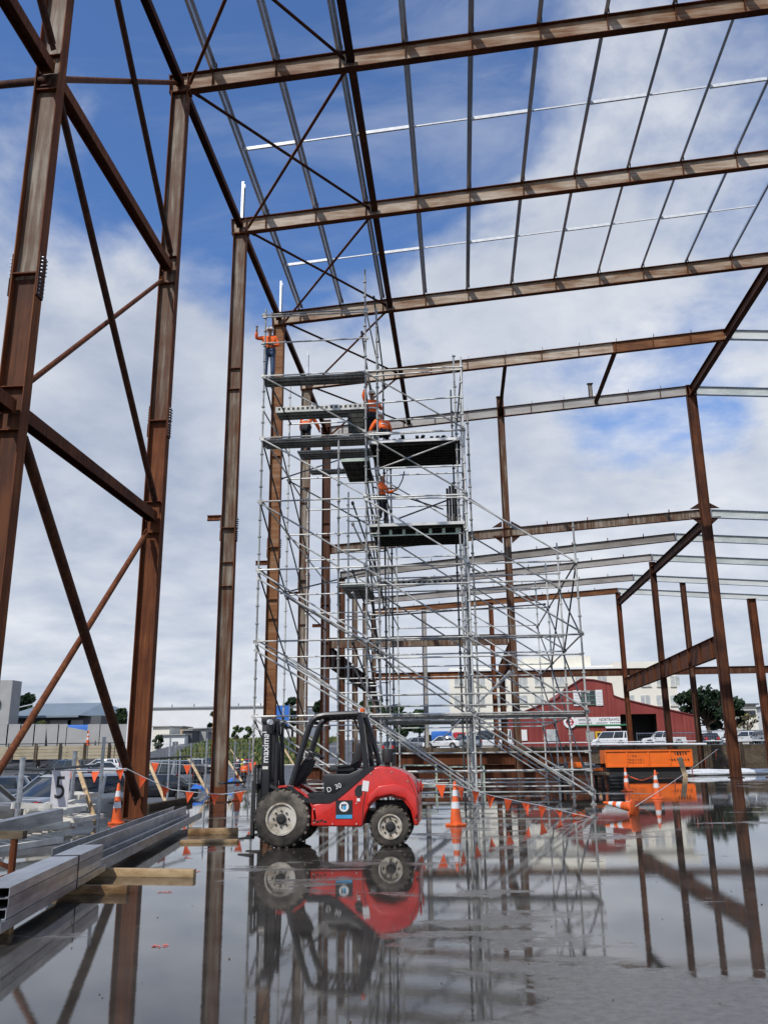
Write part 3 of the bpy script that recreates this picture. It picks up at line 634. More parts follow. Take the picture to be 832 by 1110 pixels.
zz = at(450, 632, Y=SY[1]).z; mb = MB(); mb.box(((SB+SCc)/2, SY[1]-.06, zz), (SCc-SB, .04, .2)); tb = mb.build('lattice_beam', M['tube'], scaf); tb['_w'] = scaf['_w']; mb = MB(); q = SB+.15
while q < SCc-.1: mb.box((q, SY[1]-.085, zz), (.10, .012, .10)); q += .2
tag(mb.build('punched_holes', M['blackmatte'], tb), kind='stuff')
deck(SB, SD+.05, SY[0]+.05, SY[0]+.7, 2.72); deck(SB, SCc, SY[1], SY[1]+.7, 2.72); 
# frame of light brackets under the lower middle deck, boards stood on end, boards laid along the upper deck
mb = MB()
for i in range(7): x = SB+.35+i*.45; mb.box((x, SY[0]+.35, zB-.2), (.10, .03, .2))
mb.box(((SB+SCc)/2, SY[0]+.35, zB-.31), (SCc-SB-.3, .05, .04)); mb.build('bracket', M['green'], scaf)
mb = MB()
for i in range(5): x = SCc-.62+i*.1; mb.box((x, SY[0]+2.0+.07*(i % 2), zB+.9+.06*(i % 3)), (.085, .22, 1.75+.1*(i % 3)))
mb.build('deck_board', M['ply'], scaf)
mb = MB()
for i in range(14): mb.box((SB+.75+i*.17, SY[0]+.6+.1*(i % 3), zA+.14+.05*(i % 4)), (.12, .5, .05), rz=.2*(i % 3)); 
mb.build('loose_fitting', M['blackmatte'], scaf)
mb = MB(); zc = at(390, 470, Y=SY[0]+1).z
for i in range(4): mb.box((SB-.45, SY[0]+1.2, zc+.1+i*.19), (.55+.02*i, .6, .165))
mb.build('crate_stack', M['ply'], scaf)
# hose hanging under the upper deck
mb = MB(); mb.path([at(438, 511, Y=30), at(436, 520, Y=30), at(432, 528, Y=30), at(427, 530, Y=30), at(421, 529, Y=30)], .022); tag(mb.build('air_hose', M['blackmatte'], loc=at(438, 511, Y=30)), 'thin dark hose hanging from the upper middle deck to a worker', 'hose')
# ------------------------------------------------------------------ people
def skin_mesh(name, joints, edges, radii, mat, parent, sub=1, root=0, fingers=None):
    me = bpy.data.meshes.new(name); me.from_pydata([Vector(j) for j in joints], edges, [])
    o = bpy.data.objects.new('tmp', me); C.objects.link(o)
    sk = o.modifiers.new('s', 'SKIN'); sk.use_smooth_shade = True
    for i, v in enumerate(me.skin_vertices[0].data):
        v.radius = (radii[i], radii[i]) if not isinstance(radii[i], tuple) else radii[i]; v.use_root = (i == root)
    if sub: ss = o.modifiers.new('u', 'SUBSURF'); ss.levels = sub; ss.render_levels = sub
    dg = bpy.context.evaluated_depsgraph_get(); m2 = bpy.data.meshes.new_from_object(o.evaluated_get(dg))
    bpy.data.objects.remove(o); m2.name = name; m2.materials.clear(); m2.materials.append(mat)
    m2.polygons.foreach_set('material_index', [0]*len(m2.polygons)); m2.shade_smooth()
    r = bpy.data.objects.new(name, m2); C.objects.link(r)
    if parent: r.parent = parent
    return r
def lerp(a, b, t): return Vector(a)*(1-t)+Vector(b)*t
def person(label, loc, rz, pose, top='hivis', legs='navy', helmet='white', h=1.76, group=None):
    """pose: joints in metres for a 1.76 m figure facing -y; x to the figure's left"""
    P = {'pelvis': (0, 0, .95), 'waist': (0, 0, 1.08), 'chest': (0, 0, 1.32), 'neck': (0, .0, 1.49), 'head': (0, -.02, 1.64),
         'shL': (.19, 0, 1.43), 'elL': (.25, .02, 1.15), 'wrL': (.24, -.08, .92), 'shR': (-.19, 0, 1.43), 'elR': (-.25, .02, 1.15), 'wrR': (-.24, -.08, .92),
         'hiL': (.095, 0, .92), 'knL': (.11, -.02, .50), 'anL': (.11, .02, .09), 'hiR': (-.095, 0, .92), 'knR': (-.11, -.02, .50), 'anR': (-.11, .02, .09)}
    P.update(pose); P = {k: Vector(v) for k, v in P.items()}
    root = thing('person', label, 'person', loc, rz, group); root.scale = (h/1.76,)*3
    hd = P['head']; nk = P['neck']; up = (hd-nk).normalized(); fw = Vector((0, -1, 0)); fw = (fw-up*fw.dot(up)).normalized()
    toe = lambda a: a+Vector((0, -.15, -.045))
    J = [P['pelvis'], P['waist'], P['chest'], nk, hd-up*.06, hd+up*.02, hd+up*.10,
         P['shL'], P['elL'], P['wrL'], P['shR'], P['elR'], P['wrR'], P['hiL'], P['knL'], P['anL'], P['hiR'], P['knR'], P['anR']]
    E_ = [(0, 1), (1, 2), (2, 3), (3, 4), (4, 5), (5, 6), (2, 7), (7, 8), (8, 9), (2, 10), (10, 11), (11, 12), (0, 13), (13, 14), (14, 15), (0, 16), (16, 17), (17, 18)]
    rad = [.11, .105, .12, .05, .07, .085, .06, .06, .042, .032, .06, .042, .032, .085, .056, .04, .085, .056, .04]
    for s, w, e in (('L', 9, 8), ('R', 12, 11)):           # palm, five fingers
        d = (J[w]-J[e]).normalized(); b0 = len(J); palm = J[w]+d*.075; J.append(palm); E_.append((w, b0)); rad.append(.03)
        sd = Vector((1, 0, 0)) if abs(d.x) < .8 else Vector((0, 1, 0)); sd = (sd-d*sd.dot(d)).normalized(); cl = sd.cross(d)
        if cl.y > 0: cl = -cl
        for q in range(4):
            a = palm+sd*(.027-.018*q)+d*.035; b = a+d*(.035+.006*(q in (1, 2)))+cl*.025
            i = len(J); J += [a, b]; E_ += [(b0, i), (i, i+1)]; rad += [.009, .008]
        i = len(J); J.append(J[w]+d*.06+cl*.045+sd*.02); E_.append((w, i)); rad.append(.011)
    body = skin_mesh('body', J, E_, rad, M['skin'], root)
    mb = MB(); mb.lathe([(.001, 0), (.016, .012), (.018, .03), (.001, .05)], 8, hd+fw*.085-up*.035); mb.build('nose', M['skin'], root, smooth=True)
    for s_ in (-1, 1): mb = MB(); mb.lathe([(.001, -.02), (.02, 0), (.001, .02)], 6, hd+Vector((s_*.088, 0, -.02))); mb.build('ear', M['skin'], root, smooth=True)
    # clothes
    Jt = [P['pelvis']+Vector((0, 0, .03)), P['waist'], P['chest'], lerp(P['chest'], nk, .75), P['shL'], P['elL'], lerp(P['elL'], P['wrL'], .85), P['shR'], P['elR'], lerp(P['elR'], P['wrR'], .85)]
    skin_mesh('hi_vis_shirt', Jt, [(0, 1), (1, 2), (2, 3), (2, 4), (4, 5), (5, 6), (2, 7), (7, 8), (8, 9)], [(.165, .125), (.15, .12), (.165, .13), .075, .085, .065, .05, .085, .065, .05], M[top], root)
    Jl = [P['pelvis'], P['hiL'], P['knL'], lerp(P['knL'], P['anL'], .93), P['hiR'], P['knR'], lerp(P['knR'], P['anR'], .93)]
    skin_mesh('trousers', Jl, [(0, 1), (1, 2), (2, 3), (0, 4), (4, 5), (5, 6)], [(.15, .125), .105, .078, .062, .105, .078, .062], M[legs], root)
    mb = MB()
    for s in 'LR':
        a = P['an'+s]; mb.tube(a+Vector((0, 0, -.02)), a+Vector((0, 0, .10)), .062, .055, n=8); mb.bar(a+Vector((0, .06, -.05)), a+Vector((0, -.19, -.05)), .095, .085)
    mb.build('boots', M['blackmatte'], root, bevel=.015)
    if helmet:
        mb = MB(); c = hd+up*.045
        q = Matrix((Vector((1, 0, 0)), -fw, up)).transposed()
        prof = [(.118, 0), (.118, .03), (.11, .07), (.085, .11), (.045, .132), (.001, .138)]
        m2 = MB(); m2.lathe(prof, 14); m2.prism([(.10, .05), (.07, -.165), (0, -.185), (-.07, -.165), (-.10, .05)], -.004, .012, 'XY'); m2.box((0, .0, .135), (.03, .17, .012))
        mb.add([q @ v+c for v in m2.v], m2.f); hp = mb.build('hard_hat', M[helmet], root, smooth=True)
    ax = (P['chest']-P['waist']).normalized(); c_ = lerp(P['waist'], P['chest'], .45); bx_ = Vector((1, 0, 0)); by_ = ax.cross(bx_).normalized(); m2 = MB(); m2.lathe([(.172, -.025), (.176, 0), (.172, .025)], 14, sc_=(1, .82)); q2 = Matrix((bx_, by_, ax)).transposed()
    mb = MB(); mb.add([q2 @ v+c_ for v in m2.v], m2.f); mb.build('reflective_tape', M['plastic'], root)
    mb = MB(); w_ = P['waist']-Vector((0, 0, .06)); mb.lathe([(.168, -.03), (.172, 0), (.168, .03)], 14, w_, sc_=(1, .8)); mb.box(w_+Vector((.16, .03, -.06)), (.06, .1, .14)); mb.box(w_+Vector((-.15, .05, -.07)), (.07, .1, .16))
    mb.build('tool_belt', M['blackmatte'], root)
    return root
# on the top left deck: upright, one hand on the standard
x = at(293, 400, Y=SY[0]+.5).x
person('worker in white helmet and jeans on the topmost left deck, gripping an upright tube', (x, SY[0]+.3, 14.66), R(8), {'elR': (-.42, -.08, 1.36), 'wrR': (-.40, -.2, 1.58), 'elL': (.28, .0, 1.16), 'wrL': (.1, -.18, 1.1)}, legs='denim', h=2.05)
# second deck, bending over with back to us
p = at(333, 505, Y=SY[1]+1.0)
person('worker leaning forward behind the second left deck rail, orange top and dark trousers', (p.x, SY[1]+.5, z2+.01), R(168), {'waist': (0, -.04, 1.08), 'chest': (.02, -.14, 1.30), 'neck': (.02, -.24, 1.44), 'head': (.02, -.34, 1.53), 'shL': (.2, -.18, 1.39), 'shR': (-.18, -.18, 1.39), 'elL': (.33, -.36, 1.1), 'wrL': (.3, -.52, .95), 'elR': (-.3, -.4, 1.1), 'wrR': (-.26, -.6, 1.05)}, helmet='white', h=2.15)
# beside the rafter: reaching up
p = at(403, 472, Y=SY[0]+1.4)
person('worker in orange shirt reaching up to the rafter beside the middle uprights', (p.x, SY[0]+1.4, p.z-.35), R(20), {'elR': (-.3, -.1, 1.6), 'wrR': (-.22, -.16, 1.85), 'elL': (.3, -.05, 1.2), 'wrL': (.22, -.25, 1.15)}, helmet='creamsteel', h=2.05)
# crouching on the upper middle deck
p = at(415, 478, Y=SY[0]+.7)
person('worker in white helmet crouching on the upper middle deck, back towards the camera', (p.x, SY[0]+.75, zA+.03), R(205), {'pelvis': (0, .12, .42), 'waist': (0, .08, .55), 'chest': (0, -.1, .76), 'neck': (0, -.2, .92), 'head': (0, -.26, 1.06), 'shL': (.2, -.12, .86), 'shR': (-.2, -.12, .86), 'elL': (.33, -.2, .6), 'wrL': (.28, -.4, .45), 'elR': (-.33, -.2, .6), 'wrR': (-.28, -.4, .45), 'hiL': (.1, .12, .4), 'knL': (.2, -.26, .5), 'anL': (.16, .0, .09), 'hiR': (-.1, .12, .4), 'knR': (-.2, -.26, .5), 'anR': (-.16, .0, .09)}, h=2.05)
# standing on the lower middle deck
p = at(415, 561, Y=SY[0]+1.5)

person('worker in orange shirt and shorts standing on the lower middle deck with a hose', (at(414, 560, Y=SY[0]+.3).x, SY[0]+.32, zB+.01), R(70), {'elL': (.24, -.12, 1.18), 'wrL': (.2, -.38, 1.24), 'elR': (-.25, -.1, 1.18), 'wrR': (-.2, -.34, 1.2), 'anL': (.13, -.12, .09), 'knL': (.11, -.08, .5), 'anR': (-.12, .16, .09)}, helmet=None, h=1.85)
# ------------------------------------------------------------------ text as mesh
def text_mesh(body, size, depth=.004, spacing=1.0, bold=0):
    cu = bpy.data.curves.new('txt', 'FONT'); cu.body = body; cu.size = size; cu.extrude = depth; cu.align_x = 'CENTER'; cu.align_y = 'CENTER'; cu.space_character = spacing; cu.offset = bold
    o = bpy.data.objects.new('txt', cu); C.objects.link(o); dg = bpy.context.evaluated_depsgraph_get(); dg.update()
    me = bpy.data.meshes.new_from_object(o.evaluated_get(dg)); bpy.data.objects.remove(o); bpy.data.curves.remove(cu); return me
def lettering(name, body, size, mat, parent, pos, right, up, depth=.004, sx=1.0, spacing=1, bold=0):
    me = text_mesh(body, size, depth, spacing, bold); r = Vector(right).normalized(); u = Vector(up).normalized(); n = r.cross(u)
    base = Vector(parent['_w']) if parent.get('_w') else Vector((0, 0, 0))
    for v in me.vertices: v.co = r*v.co.x*sx+u*v.co.y+n*v.co.z+Vector(pos)-base
    me.materials.clear(); me.materials.append(mat); me.name = name
    o = bpy.data.objects.new(name, me); C.objects.link(o); o.parent = parent; return o
# ------------------------------------------------------------------ the forklift
FK = thing('forklift', 'red rough-terrain forklift with black cage parked on the wet slab', 'forklift', (-3.11, 16.02, 0))
U = lambda u, v: ((u-222)/220, (622-v)/226)
def up_(L): return [U(*p) for p in L]
HW = .62
# chassis and counterweight, one red shell
body = [(335, 462), (332, 543), (527, 546), (540, 500), (558, 466), (590, 444), (636, 436), (680, 450), (708, 486), (722, 545), (738, 540), (740, 455), (732, 405), (722, 378), (702, 356), (668, 338), (634, 327), (590, 323), (562, 330), (535, 352), (470, 410), (430, 440), (400, 452)]
mb = MB(); mb.prism(up_(body), -HW, HW)
bd = mb.build('body', M['red'], FK, bevel=.035, seg=3)
mb = MB()                                      # swelling flank over the rear arch, outside the shell
rim = up_([(545, 470), (580, 438), (636, 428), (688, 442), (718, 486), (724, 520), (736, 500), (732, 440), (700, 402), (650, 388), (590, 396), (552, 430)])
for s in (-1, 1): mb = MB(); mb.prism(rim, s*HW-.0, s*(HW+.05)); mb.build('rear_fender', M['red'], FK, bevel=.022, seg=3)
mb = MB()                                      # front fender: thin curved sheet over the wheel
n = 12
for s in (-1, 1):
    pts = []
    for i in range(n+1):
        a = R(100-100*i/n); pts.append((.57*math.cos(a)+.02, .47+.55*math.sin(a)))
    outer = pts+[(p[0]*.95, p[1]-.03) for p in reversed(pts)]
    mb.prism(outer, s*HW-(.36 if s > 0 else 0), s*HW+(0 if s > 0 else .36))
mb.build('front_fender', M['red'], FK, smooth=True)
mb = MB(); mb.box((.78, 0, .62), (1.0, 1.0, .5)); mb.box((1.7, 0, .55), (.9, .7, .35)); mb.box((0, 0, .5), (.35, .8, .35)); mb.build('chassis', M['blackmatte'], FK)
def fwheel(x, r, w, rr, y, front):
    mb = MB(); s = -1 if y < 0 else 1
    prof = [(rr, -w/2), (r*.86, -w/2), (r*.96, -w*.42), (r, -w*.3), (r, w*.3), (r*.96, w*.42), (r*.86, w/2), (rr, w/2)]
    mb.lathe(prof+[prof[0]], 40, (x, y, r), 'Y', cap=False)
    for k in range(22):
        a = 2*math.pi*k/22
        for q in (-1, 1):
            aa = a+(.14 if q > 0 else 0); c = Vector((x+(r-.008)*math.cos(aa), y+q*w*.24, r+(r-.008)*math.sin(aa)))
            m = Matrix.Rotation(-aa, 3, 'Y') @ Matrix.Rotation(q*.5, 3, 'X'); mb.box(c, (.04, w*.46, .045), M=m)
    t = mb.build('wheel', [M['tyremud']], FK, smooth=True)
    t.location = (0, 0, 0)
    mb = MB(); o = y+s*w/2
    mb.lathe([(rr*1.03, s*-.02), (rr*1.05, s*.012), (rr*.93, s*.014), (rr*.88, s*-.05), (rr*.55, s*-.075), (rr*.3, s*-.02), (.001, s*-.015)], 32, (x, o, r), 'Y'); mb.build('rim', M['rim'], t, smooth=True)
    mb = MB(); mb.lathe([(.085, s*-.08), (.085, s*.01), (.05, s*.03), (.001, s*.03)], 16, (x, o, r), 'Y')
    for k in range(8):
        a = k*math.pi/4; mb.tube((x+.13*math.cos(a), o-s*.05, r+.13*math.sin(a)), (x+.13*math.cos(a), o+s*.005, r+.13*math.sin(a)), .016, n=6)
    mb.build('hub', M['blackmatte'], t)
for s in (-1, 1): fwheel(0, .475, .36, .255, s*.50, True); fwheel(1.86, .338, .27, .195, s*.47, False)
# black tub, step, frame of the overhead guard
tub = [(240, 392), (262, 396), (300, 432), (330, 440), (408, 432), (440, 412), (540, 330), (566, 322), (574, 330), (540, 356), (470, 414), (430, 446), (400, 458), (318, 456), (300, 450), (262, 414), (238, 404)]
mb = MB()
for s in (-1, 1): mb.prism(up_(tub), s*HW-.012*s, s*(HW+.015))
mb.box((.45, 0, .83), (.85, 1.15, .03)); mb.build('footwell', M['black'], FK)
mb = MB(); mb.prism(up_([(368, 352), (378, 436), (420, 440), (470, 405), (545, 338), (520, 330), (470, 352)]), -.42, .42); mb.box((.90, 0, .95), (.40, .8, .5)); hood = mb.build('seat_base', M['black'], FK, bevel=.02)
lettering('marking', 'D  30', .115, M['white'], FK, (*[(lambda q: (q[0], -HW-.0, q[1]))(U(420, 402))][0],), (1, 0, .35), (-.35, 0, 1))
def gpath(L, y, r): mb_.path([(U(*p)[0], y, U(*p)[1]) for p in L], r, n=8)
for s in (-1, 1):
    mb_ = MB(); gpath([(252, 392), (270, 330), (296, 240), (318, 172), (330, 146), (350, 130), (380, 124), (510, 120)], s*.52, .055); mb_.build('guard_pillar', M['black'], FK, smooth=True)
    mb_ = MB(); gpath([(512, 118), (520, 150), (530, 240), (541, 335)], s*.52, .05); mb_.build('guard_pillar', M['black'], FK, smooth=True)
mb = MB(); q = U(360, 124)
for i in range(8):
    x = q[0]+i*.1; mb.box((x, 0, q[1]), (.025, 1.02, .05))
for xx in (q[0]-.05, U(515, 118)[0]): mb.box((xx, 0, q[1]), (.08, 1.05, .07))
mb.build('guard_roof', M['black'], FK)
mb = MB(); x, z = U(602, 292); mb.lathe([(.085, -.05), (.095, 0), (.095, .14), (.07, .18), (.001, .19)], 16, (x+.07, -.25, z-.03)); mb.tube((x+.07, -.25, z-.15), (x+.07, -.25, z), .05); mb.build('air_cleaner', M['blackmatte'], FK, smooth=True)
mb = MB(); x, z = U(526, 112); mb.lathe([(.045, 0), (.045, .05), (.02, .065), (.001, .066)], 12, (x, -.5, z-.01)); mb.build('beacon', M['amber'], FK, smooth=True)
# seat
mb = MB(); x0, z0 = U(438, 333); mb.box((x0, 0, z0), (.46, .5, .1)); mb.build('seat_cushion', M['blackmatte'], FK, bevel=.035)
mb = MB(); mb.prism(up_([(470, 325), (500, 330), (512, 290), (522, 240), (512, 232), (492, 236), (484, 280)]), -.24, .24); mb.build('seat_back', M['blackmatte'], FK, bevel=.03)
# steering column and wheel, levers
mb = MB(); a = U(268, 372); b = U(322, 270); mb.tube((a[0], -.05, a[1]), (b[0], -.05, b[1]), .055, .035); mb.prism(up_([(255, 400), (300, 345), (318, 300), (300, 290), (262, 345)]), -.4, .3); mb.build('dashboard', M['blackmatte'], FK)
mb = MB(); b = Vector((U(326, 272)[0], -.05, U(326, 272)[1])); m = Matrix.Rotation(R(28), 3, 'Y'); pts = [b+m @ Vector((.18*math.cos(k*math.pi/10), .18*math.sin(k*math.pi/10), 0)) for k in range(21)]; mb.path(pts, .016, n=6); mb.tube(pts[0], pts[10], .01); mb.tube(pts[5], pts[15], .01)
mb.build('steering_wheel', M['black'], FK, smooth=True)
mb = MB(); x, z = U(290, 285); mb.box((x, -.45, z), (.03, .02, .16)); mb.build('label_plate', M['creamsteel'], FK)
mb = MB(); mb.box((*(lambda q: (q[0], -HW-.004, q[1]))(U(540, 396)),), (.11, .008, .17), M=Matrix.Rotation(R(8), 3, 'Y')); mb.box((*(lambda q: (q[0], -HW-.004, q[1]))(U(513, 447)),), (.055, .008, .05)); mb.build('white_sticker', M['white'], FK)
mb = MB(); mb.prism(up_([(498, 412), (510, 394), (530, 390), (526, 430), (514, 440), (500, 430)]), -HW-.006, -HW+.01); mb.build('grab_hole', M['blackmatte'], FK)
x0, z0 = U(427, 448); x1, z1 = U(490, 516)
mb = MB(); mb.box(((x0+x1)/2, -HW-.004, (z0+z1)/2), (x1-x0, .008, z0-z1)); st = mb.build('hire_sticker', M['black'], FK)
mb = MB(); cxx = (x0+x1)/2; mb.lathe([(.082, 0), (.082, -.006), (.001, -.0061)], 24, (cxx, -HW-.008, z0-.105), 'Y'); mb.build('white_disc', M['white'], st)
mb = MB(); mb.box((cxx, -HW-.0095, z1+.035), (x1-x0-.01, .006, .06)); mb.box((cxx+.008, -HW-.0155, z0-.12), (.05, .004, .06)); mb.build('blue_band', plain('sticker_blue', (.06, .35, .62), .4), st)
mb = MB(); mb.box((cxx, -HW-.0155, z0-.075), (.08, .004, .022)); mb.box((cxx-.035, -HW-.0155, z0-.105), (.018, .004, .07)); mb.build('dark_mark', M['navy'], st)
# mast: two rails each side, cylinders, cross members, carriage, fork shanks
xm = U(142, 0)[0]
for s in (-1, 1):
    mb = MB(); zb, zt = .16, U(0, 150)[1]
    y = s*.36; mb.box((xm, y, (zb+zt)/2), (.15, .05, zt-zb)); mb.box((xm-.06, y-s*.05, (zb+zt)/2), (.03, .07, zt-zb)); mb.box((xm+.06, y-s*.05, (zb+zt)/2), (.03, .07, zt-zb)); mb.build('mast_rail', M['black'], FK, bevel=.006)
    mb = MB(); y = s*.27; mb.box((xm+.02, y, 1.17), (.13, .04, 1.9)); mb.build('inner_rail', M['black'], FK)
    mb = MB(); mb.tube((xm+.17, s*.25, .3), (xm+.17, s*.25, 1.75), .045, n=12); mb.tube((xm+.17, s*.25, 1.75), (xm+.17, s*.25, 2.12), .028, n=10, mi=0); mb.build('lift_cylinder', M['black'], FK, smooth=True)
    mb = MB(); mb.tube((xm+.1, s*.4, 1.0), (xm+.62, s*.4, .78), .04, n=10); mb.build('tilt_cylinder', M['blackmatte'], FK, smooth=True)
    mb = MB(); yf = s*.28; xf = xm-.22; mb.box((xf, yf, .62), (.05, .12, .95)); mb.prism([(xf+.025, .12), (xf-.24, .12), (xf-.24, .14), (xf+.025, .18)], yf-.06, yf+.06); mb.build('fork', M['blackmatte'], FK)
    mb = MB(); mb.path([(xm+.1, s*.15, 2.1), (xm+.2, s*.16, 1.6), (xm+.22, s*.15, 1.1), (xm+.3, s*.1, .75)], .022, n=6); mb.build('hydraulic_hose', M['blackmatte'], FK, smooth=True)
mb = MB(); mb.box((xm+.0, 0, U(0, 140)[1]), (.17, .84, .1)); mb.box((xm+.06, 0, U(0, 170)[1]), (.10, .8, .22)); mb.box((xm+.05, 0, 1.0), (.1, .7, .12)); mb.box((xm+.05, 0, .35), (.14, .8, .16)); mb.build('mast_cross_member', M['black'], FK, bevel=.01)
mb = MB(); mb.box((xm-.14, 0, 1.0), (.05, 1.0, .1)); mb.box((xm-.14, 0, .55), (.05, 1.0, .12))
for y in (-.5, -.25, 0, .25, .5): mb.box((xm-.15, y, .96), (.04, .035, .80))
mb.box((xm-.14, 0, 1.34), (.05, 1.04, .05)); mb.build('carriage', M['blackmatte'], FK)
lettering('lettering', 'maximal', .165, M['white'], FK, (xm, -.386, U(0, 245)[1]), (0, 0, 1), (-1, 0, 0), bold=.002)
mb = MB(); mb.box((xm, -.388, U(0, 325)[1]), (.10, .006, .05)); mb.build('white_sticker', M['creamsteel'], FK)
mb = MB()
for s in (-1, 1): mb.tube((xm+.06, s*.42, U(0, 148)[1]), (xm+.10, s*.46, U(0, 148)[1]), .05, n=12)
mb.build('work_light', M['lamp'], FK)
mb = MB()
for s in (-1, 1): mb.box((U(738, 0)[0], s*.45, .95), (.03, .1, .2))
mb.build('rear_light', M['tail'], FK)
mb = MB(); mb.tube((U(566, 0)[0], -HW+.02, .62), (U(566, 0)[0], -HW+.1, .74), .06); mb.build('fuel_filter', M['galv'], FK)
# far rear stay of the guard
mb = MB(); mb.path([(U(515, 118)[0], .3, U(0, 120)[1]), (U(545, 118)[0], .3, U(0, 200)[1]), (U(575, 118)[0], .3, U(0, 320)[1])], .05, n=8); mb.build('guard_stay', M['black'], FK, smooth=True)

# seams, bolts and grime-edge details of the shell
mb = MB()
for s in (-1, 1):
    for A_, B_ in (((546, 378), (531, 470)), ((335, 462), (470, 410)), ((531, 470), (527, 540)), ((700, 358), (736, 450))):
        a, b = U(*A_), U(*B_); mb.bar((a[0], s*(HW+.001), a[1]), (b[0], s*(HW+.001), b[1]), .012, .008, (0, 0, 1))
tag(mb.build('panel_gaps', M['blackmatte'], FK), kind='stuff')
mb = MB()
for u, v in ((345, 480), (345, 530), (415, 535), (505, 535), (505, 460), (560, 350), (640, 345), (700, 380), (720, 440), (728, 520)):
    a = U(u, v); mb.lathe([(.014, 0), (.012, -.012), (.001, -.014)], 8, (a[0], -HW-.002, a[1]), 'Y')
tag(mb.build('bolts', M['rim'], FK), kind='stuff')
mb = MB(); 
for k in range(4): a = U(345+k*14, 522+(k % 2)*4); mb.box((a[0], -HW-.003, a[1]), (.05, .006, .03), M=Matrix.Rotation(R(-12), 3, 'Y'))
mb.build('worn_step_pad', M['blackmatte'], FK)
mb = MB(); a = U(300, 300); mb.path([(a[0], -.42, a[1]), (a[0]+.12, -.44, a[1]+.03), (a[0]+.2, -.44, a[1]+.1)], .014); mb.path([(a[0]+.05, -.4, a[1]-.05), (a[0]+.16, -.4, a[1]+.08)], .012); mb.build('lever', M['black'], FK)
mb = MB(); a = U(455, 352); mb.box((a[0], 0, a[1]), (.36, .36, .07)); mb.box((a[0], 0, a[1]-.06), (.26, .3, .06)); mb.build('seat_suspension', M['blackmatte'], FK)
mb = MB(); mb.path([(U(505, 0)[0], -.27, U(0, 300)[1]), (U(470, 0)[0], -.27, U(0, 320)[1]), (U(420, 0)[0], -.27, U(0, 324)[1])], .018); mb.build('hip_restraint', M['black'], FK)
# ------------------------------------------------------------------ cones, bunting
def cone_parts(root, h=.93):
    mb = MB(); mb.prism([(-.19, -.13), (-.13, -.19), (.13, -.19), (.19, -.13), (.19, .13), (.13, .19), (-.13, .19), (-.19, .13)], 0, .045, 'XY'); mb.build('base', M['conered'], root, bevel=.01)
    mb = MB(); rr = lambda z: .135-(.135-.03)*(z/h)
    mb.lathe([(rr(.045), .045), (rr(.1), .1), (rr(h-.03), h-.03), (.022, h), (.001, h)], 20); mb.build('cone_body', M['conered'], root, smooth=True)
    for z0, z1 in ((.36, .50), (.62, .75)):
        mb = MB(); mb.lathe([(rr(z0)+.003, z0), (rr(z1)+.003, z1)], 20); mb.build('reflective_band', M['plastic'], root, smooth=True)
cn = [((126, 893), 'orange cone at the foot of the braced column on the left'), ((494, 895), 'orange cone standing on open wet floor right of the forklift'), ((679, 858), 'upright orange cone in front of the orange skip, nearer the scaffold'), ((712, 866), 'upright orange cone farthest right, below the orange skip')]
proto = None
for (px, py), lab in cn:
    p = at(px, py, Z=0)
    if proto is None:
        proto = thing('traffic_cone', lab, 'traffic cone', p, .3, 'orange traffic cones'); cone_parts(proto); c = proto
    else: c = copy_tree(proto); c.location = p; c['label'] = lab; c.rotation_euler = (0, 0, random.uniform(0, 1.5))
c = copy_tree(proto); p = at(686, 884, Z=0); c.location = (p.x, p.y, .19); c['label'] = 'orange cone lying on its side, base towards the camera'
c.rotation_euler = (R(-20), R(-84), R(-25)); c.location = (p.x+.05, p.y, .185)
c = copy_tree(proto); p = at(257, 868, Z=0); c.location = p; c['label'] = 'orange cone half hidden left of the forklift mast'
def bunting(name, lab, pts, sag=.08, every=.55, size=.17, offset=.2, tape=False, skip=()):
    pts = [Vector(p) for p in pts]; base = Vector((pts[0].x, pts[0].y, 0)); root = thing('bunting', lab, 'bunting', base, world=True, group='strings of orange flags')
    path = []
    for a, b in zip(pts, pts[1:]):
        n = 10
        for i in range(n): t = i/n; path.append(a*(1-t)+b*t-Vector((0, 0, sag*(b-a).length*.25*4*t*(1-t))))
    path.append(pts[-1])
    mb = MB(); mb.path(path, .008 if not tape else .02, n=5); mb.build('cord', M['plastic'] if not tape else M['flag'], root)
    d = 0; nxt = offset; rnd = random.Random(name)
    for a, b in zip(path, path[1:]):
        L_ = (b-a).length
        while nxt < d+L_:
            t = (nxt-d)/L_; c = a*(1-t)+b*t; e = (b-a).normalized()*size*.5; tw = Vector((rnd.uniform(-.05, .05), rnd.uniform(-.06, .06), 0))
            mb = MB(); f0, f1, f2 = c-e, c+e, c-Vector((0, 0, size*1.25*min(1, max(.2, c.z/(size*1.3)))))+tw; nn = Vector((0, .004, 0))
            mid = (f0+f1+f2)/3+Vector((0, rnd.uniform(-.03, .03), 0))
            mb.add([f0-nn, f1-nn, f2-nn, f0+nn, f1+nn, f2+nn, mid-nn, mid+nn], [(0, 1, 6), (1, 2, 6), (2, 0, 6), (4, 3, 7), (5, 4, 7), (3, 5, 7), (0, 3, 4, 1), (1, 4, 5, 2), (2, 5, 3, 0)]); mb.build('flag', M['flag'], root); nxt += every
        d += L_
    return root
YB = 20.5
bunting('a', 'string of orange flags tied to the braced column and swinging right to the mast', [at(70, 836, Y=YB), at(108, 836, Y=YB), at(137, 833, Y=YB), at(186, 856, Y=YB+.6), at(240, 861, Y=YB+1), at(262, 858, Y=YB+1.2)], .03, .6, .21, .15)
bunting('b', 'string of orange flags low across the wet floor from the middle cone', [at(438, 848, Y=20.3), at(494, 851, Y=20.0), at(531, 862, Y=20.8), at(585, 873, Y=21.6), at(650, 888, Y=22.6)], .02, .5, .24, .35)
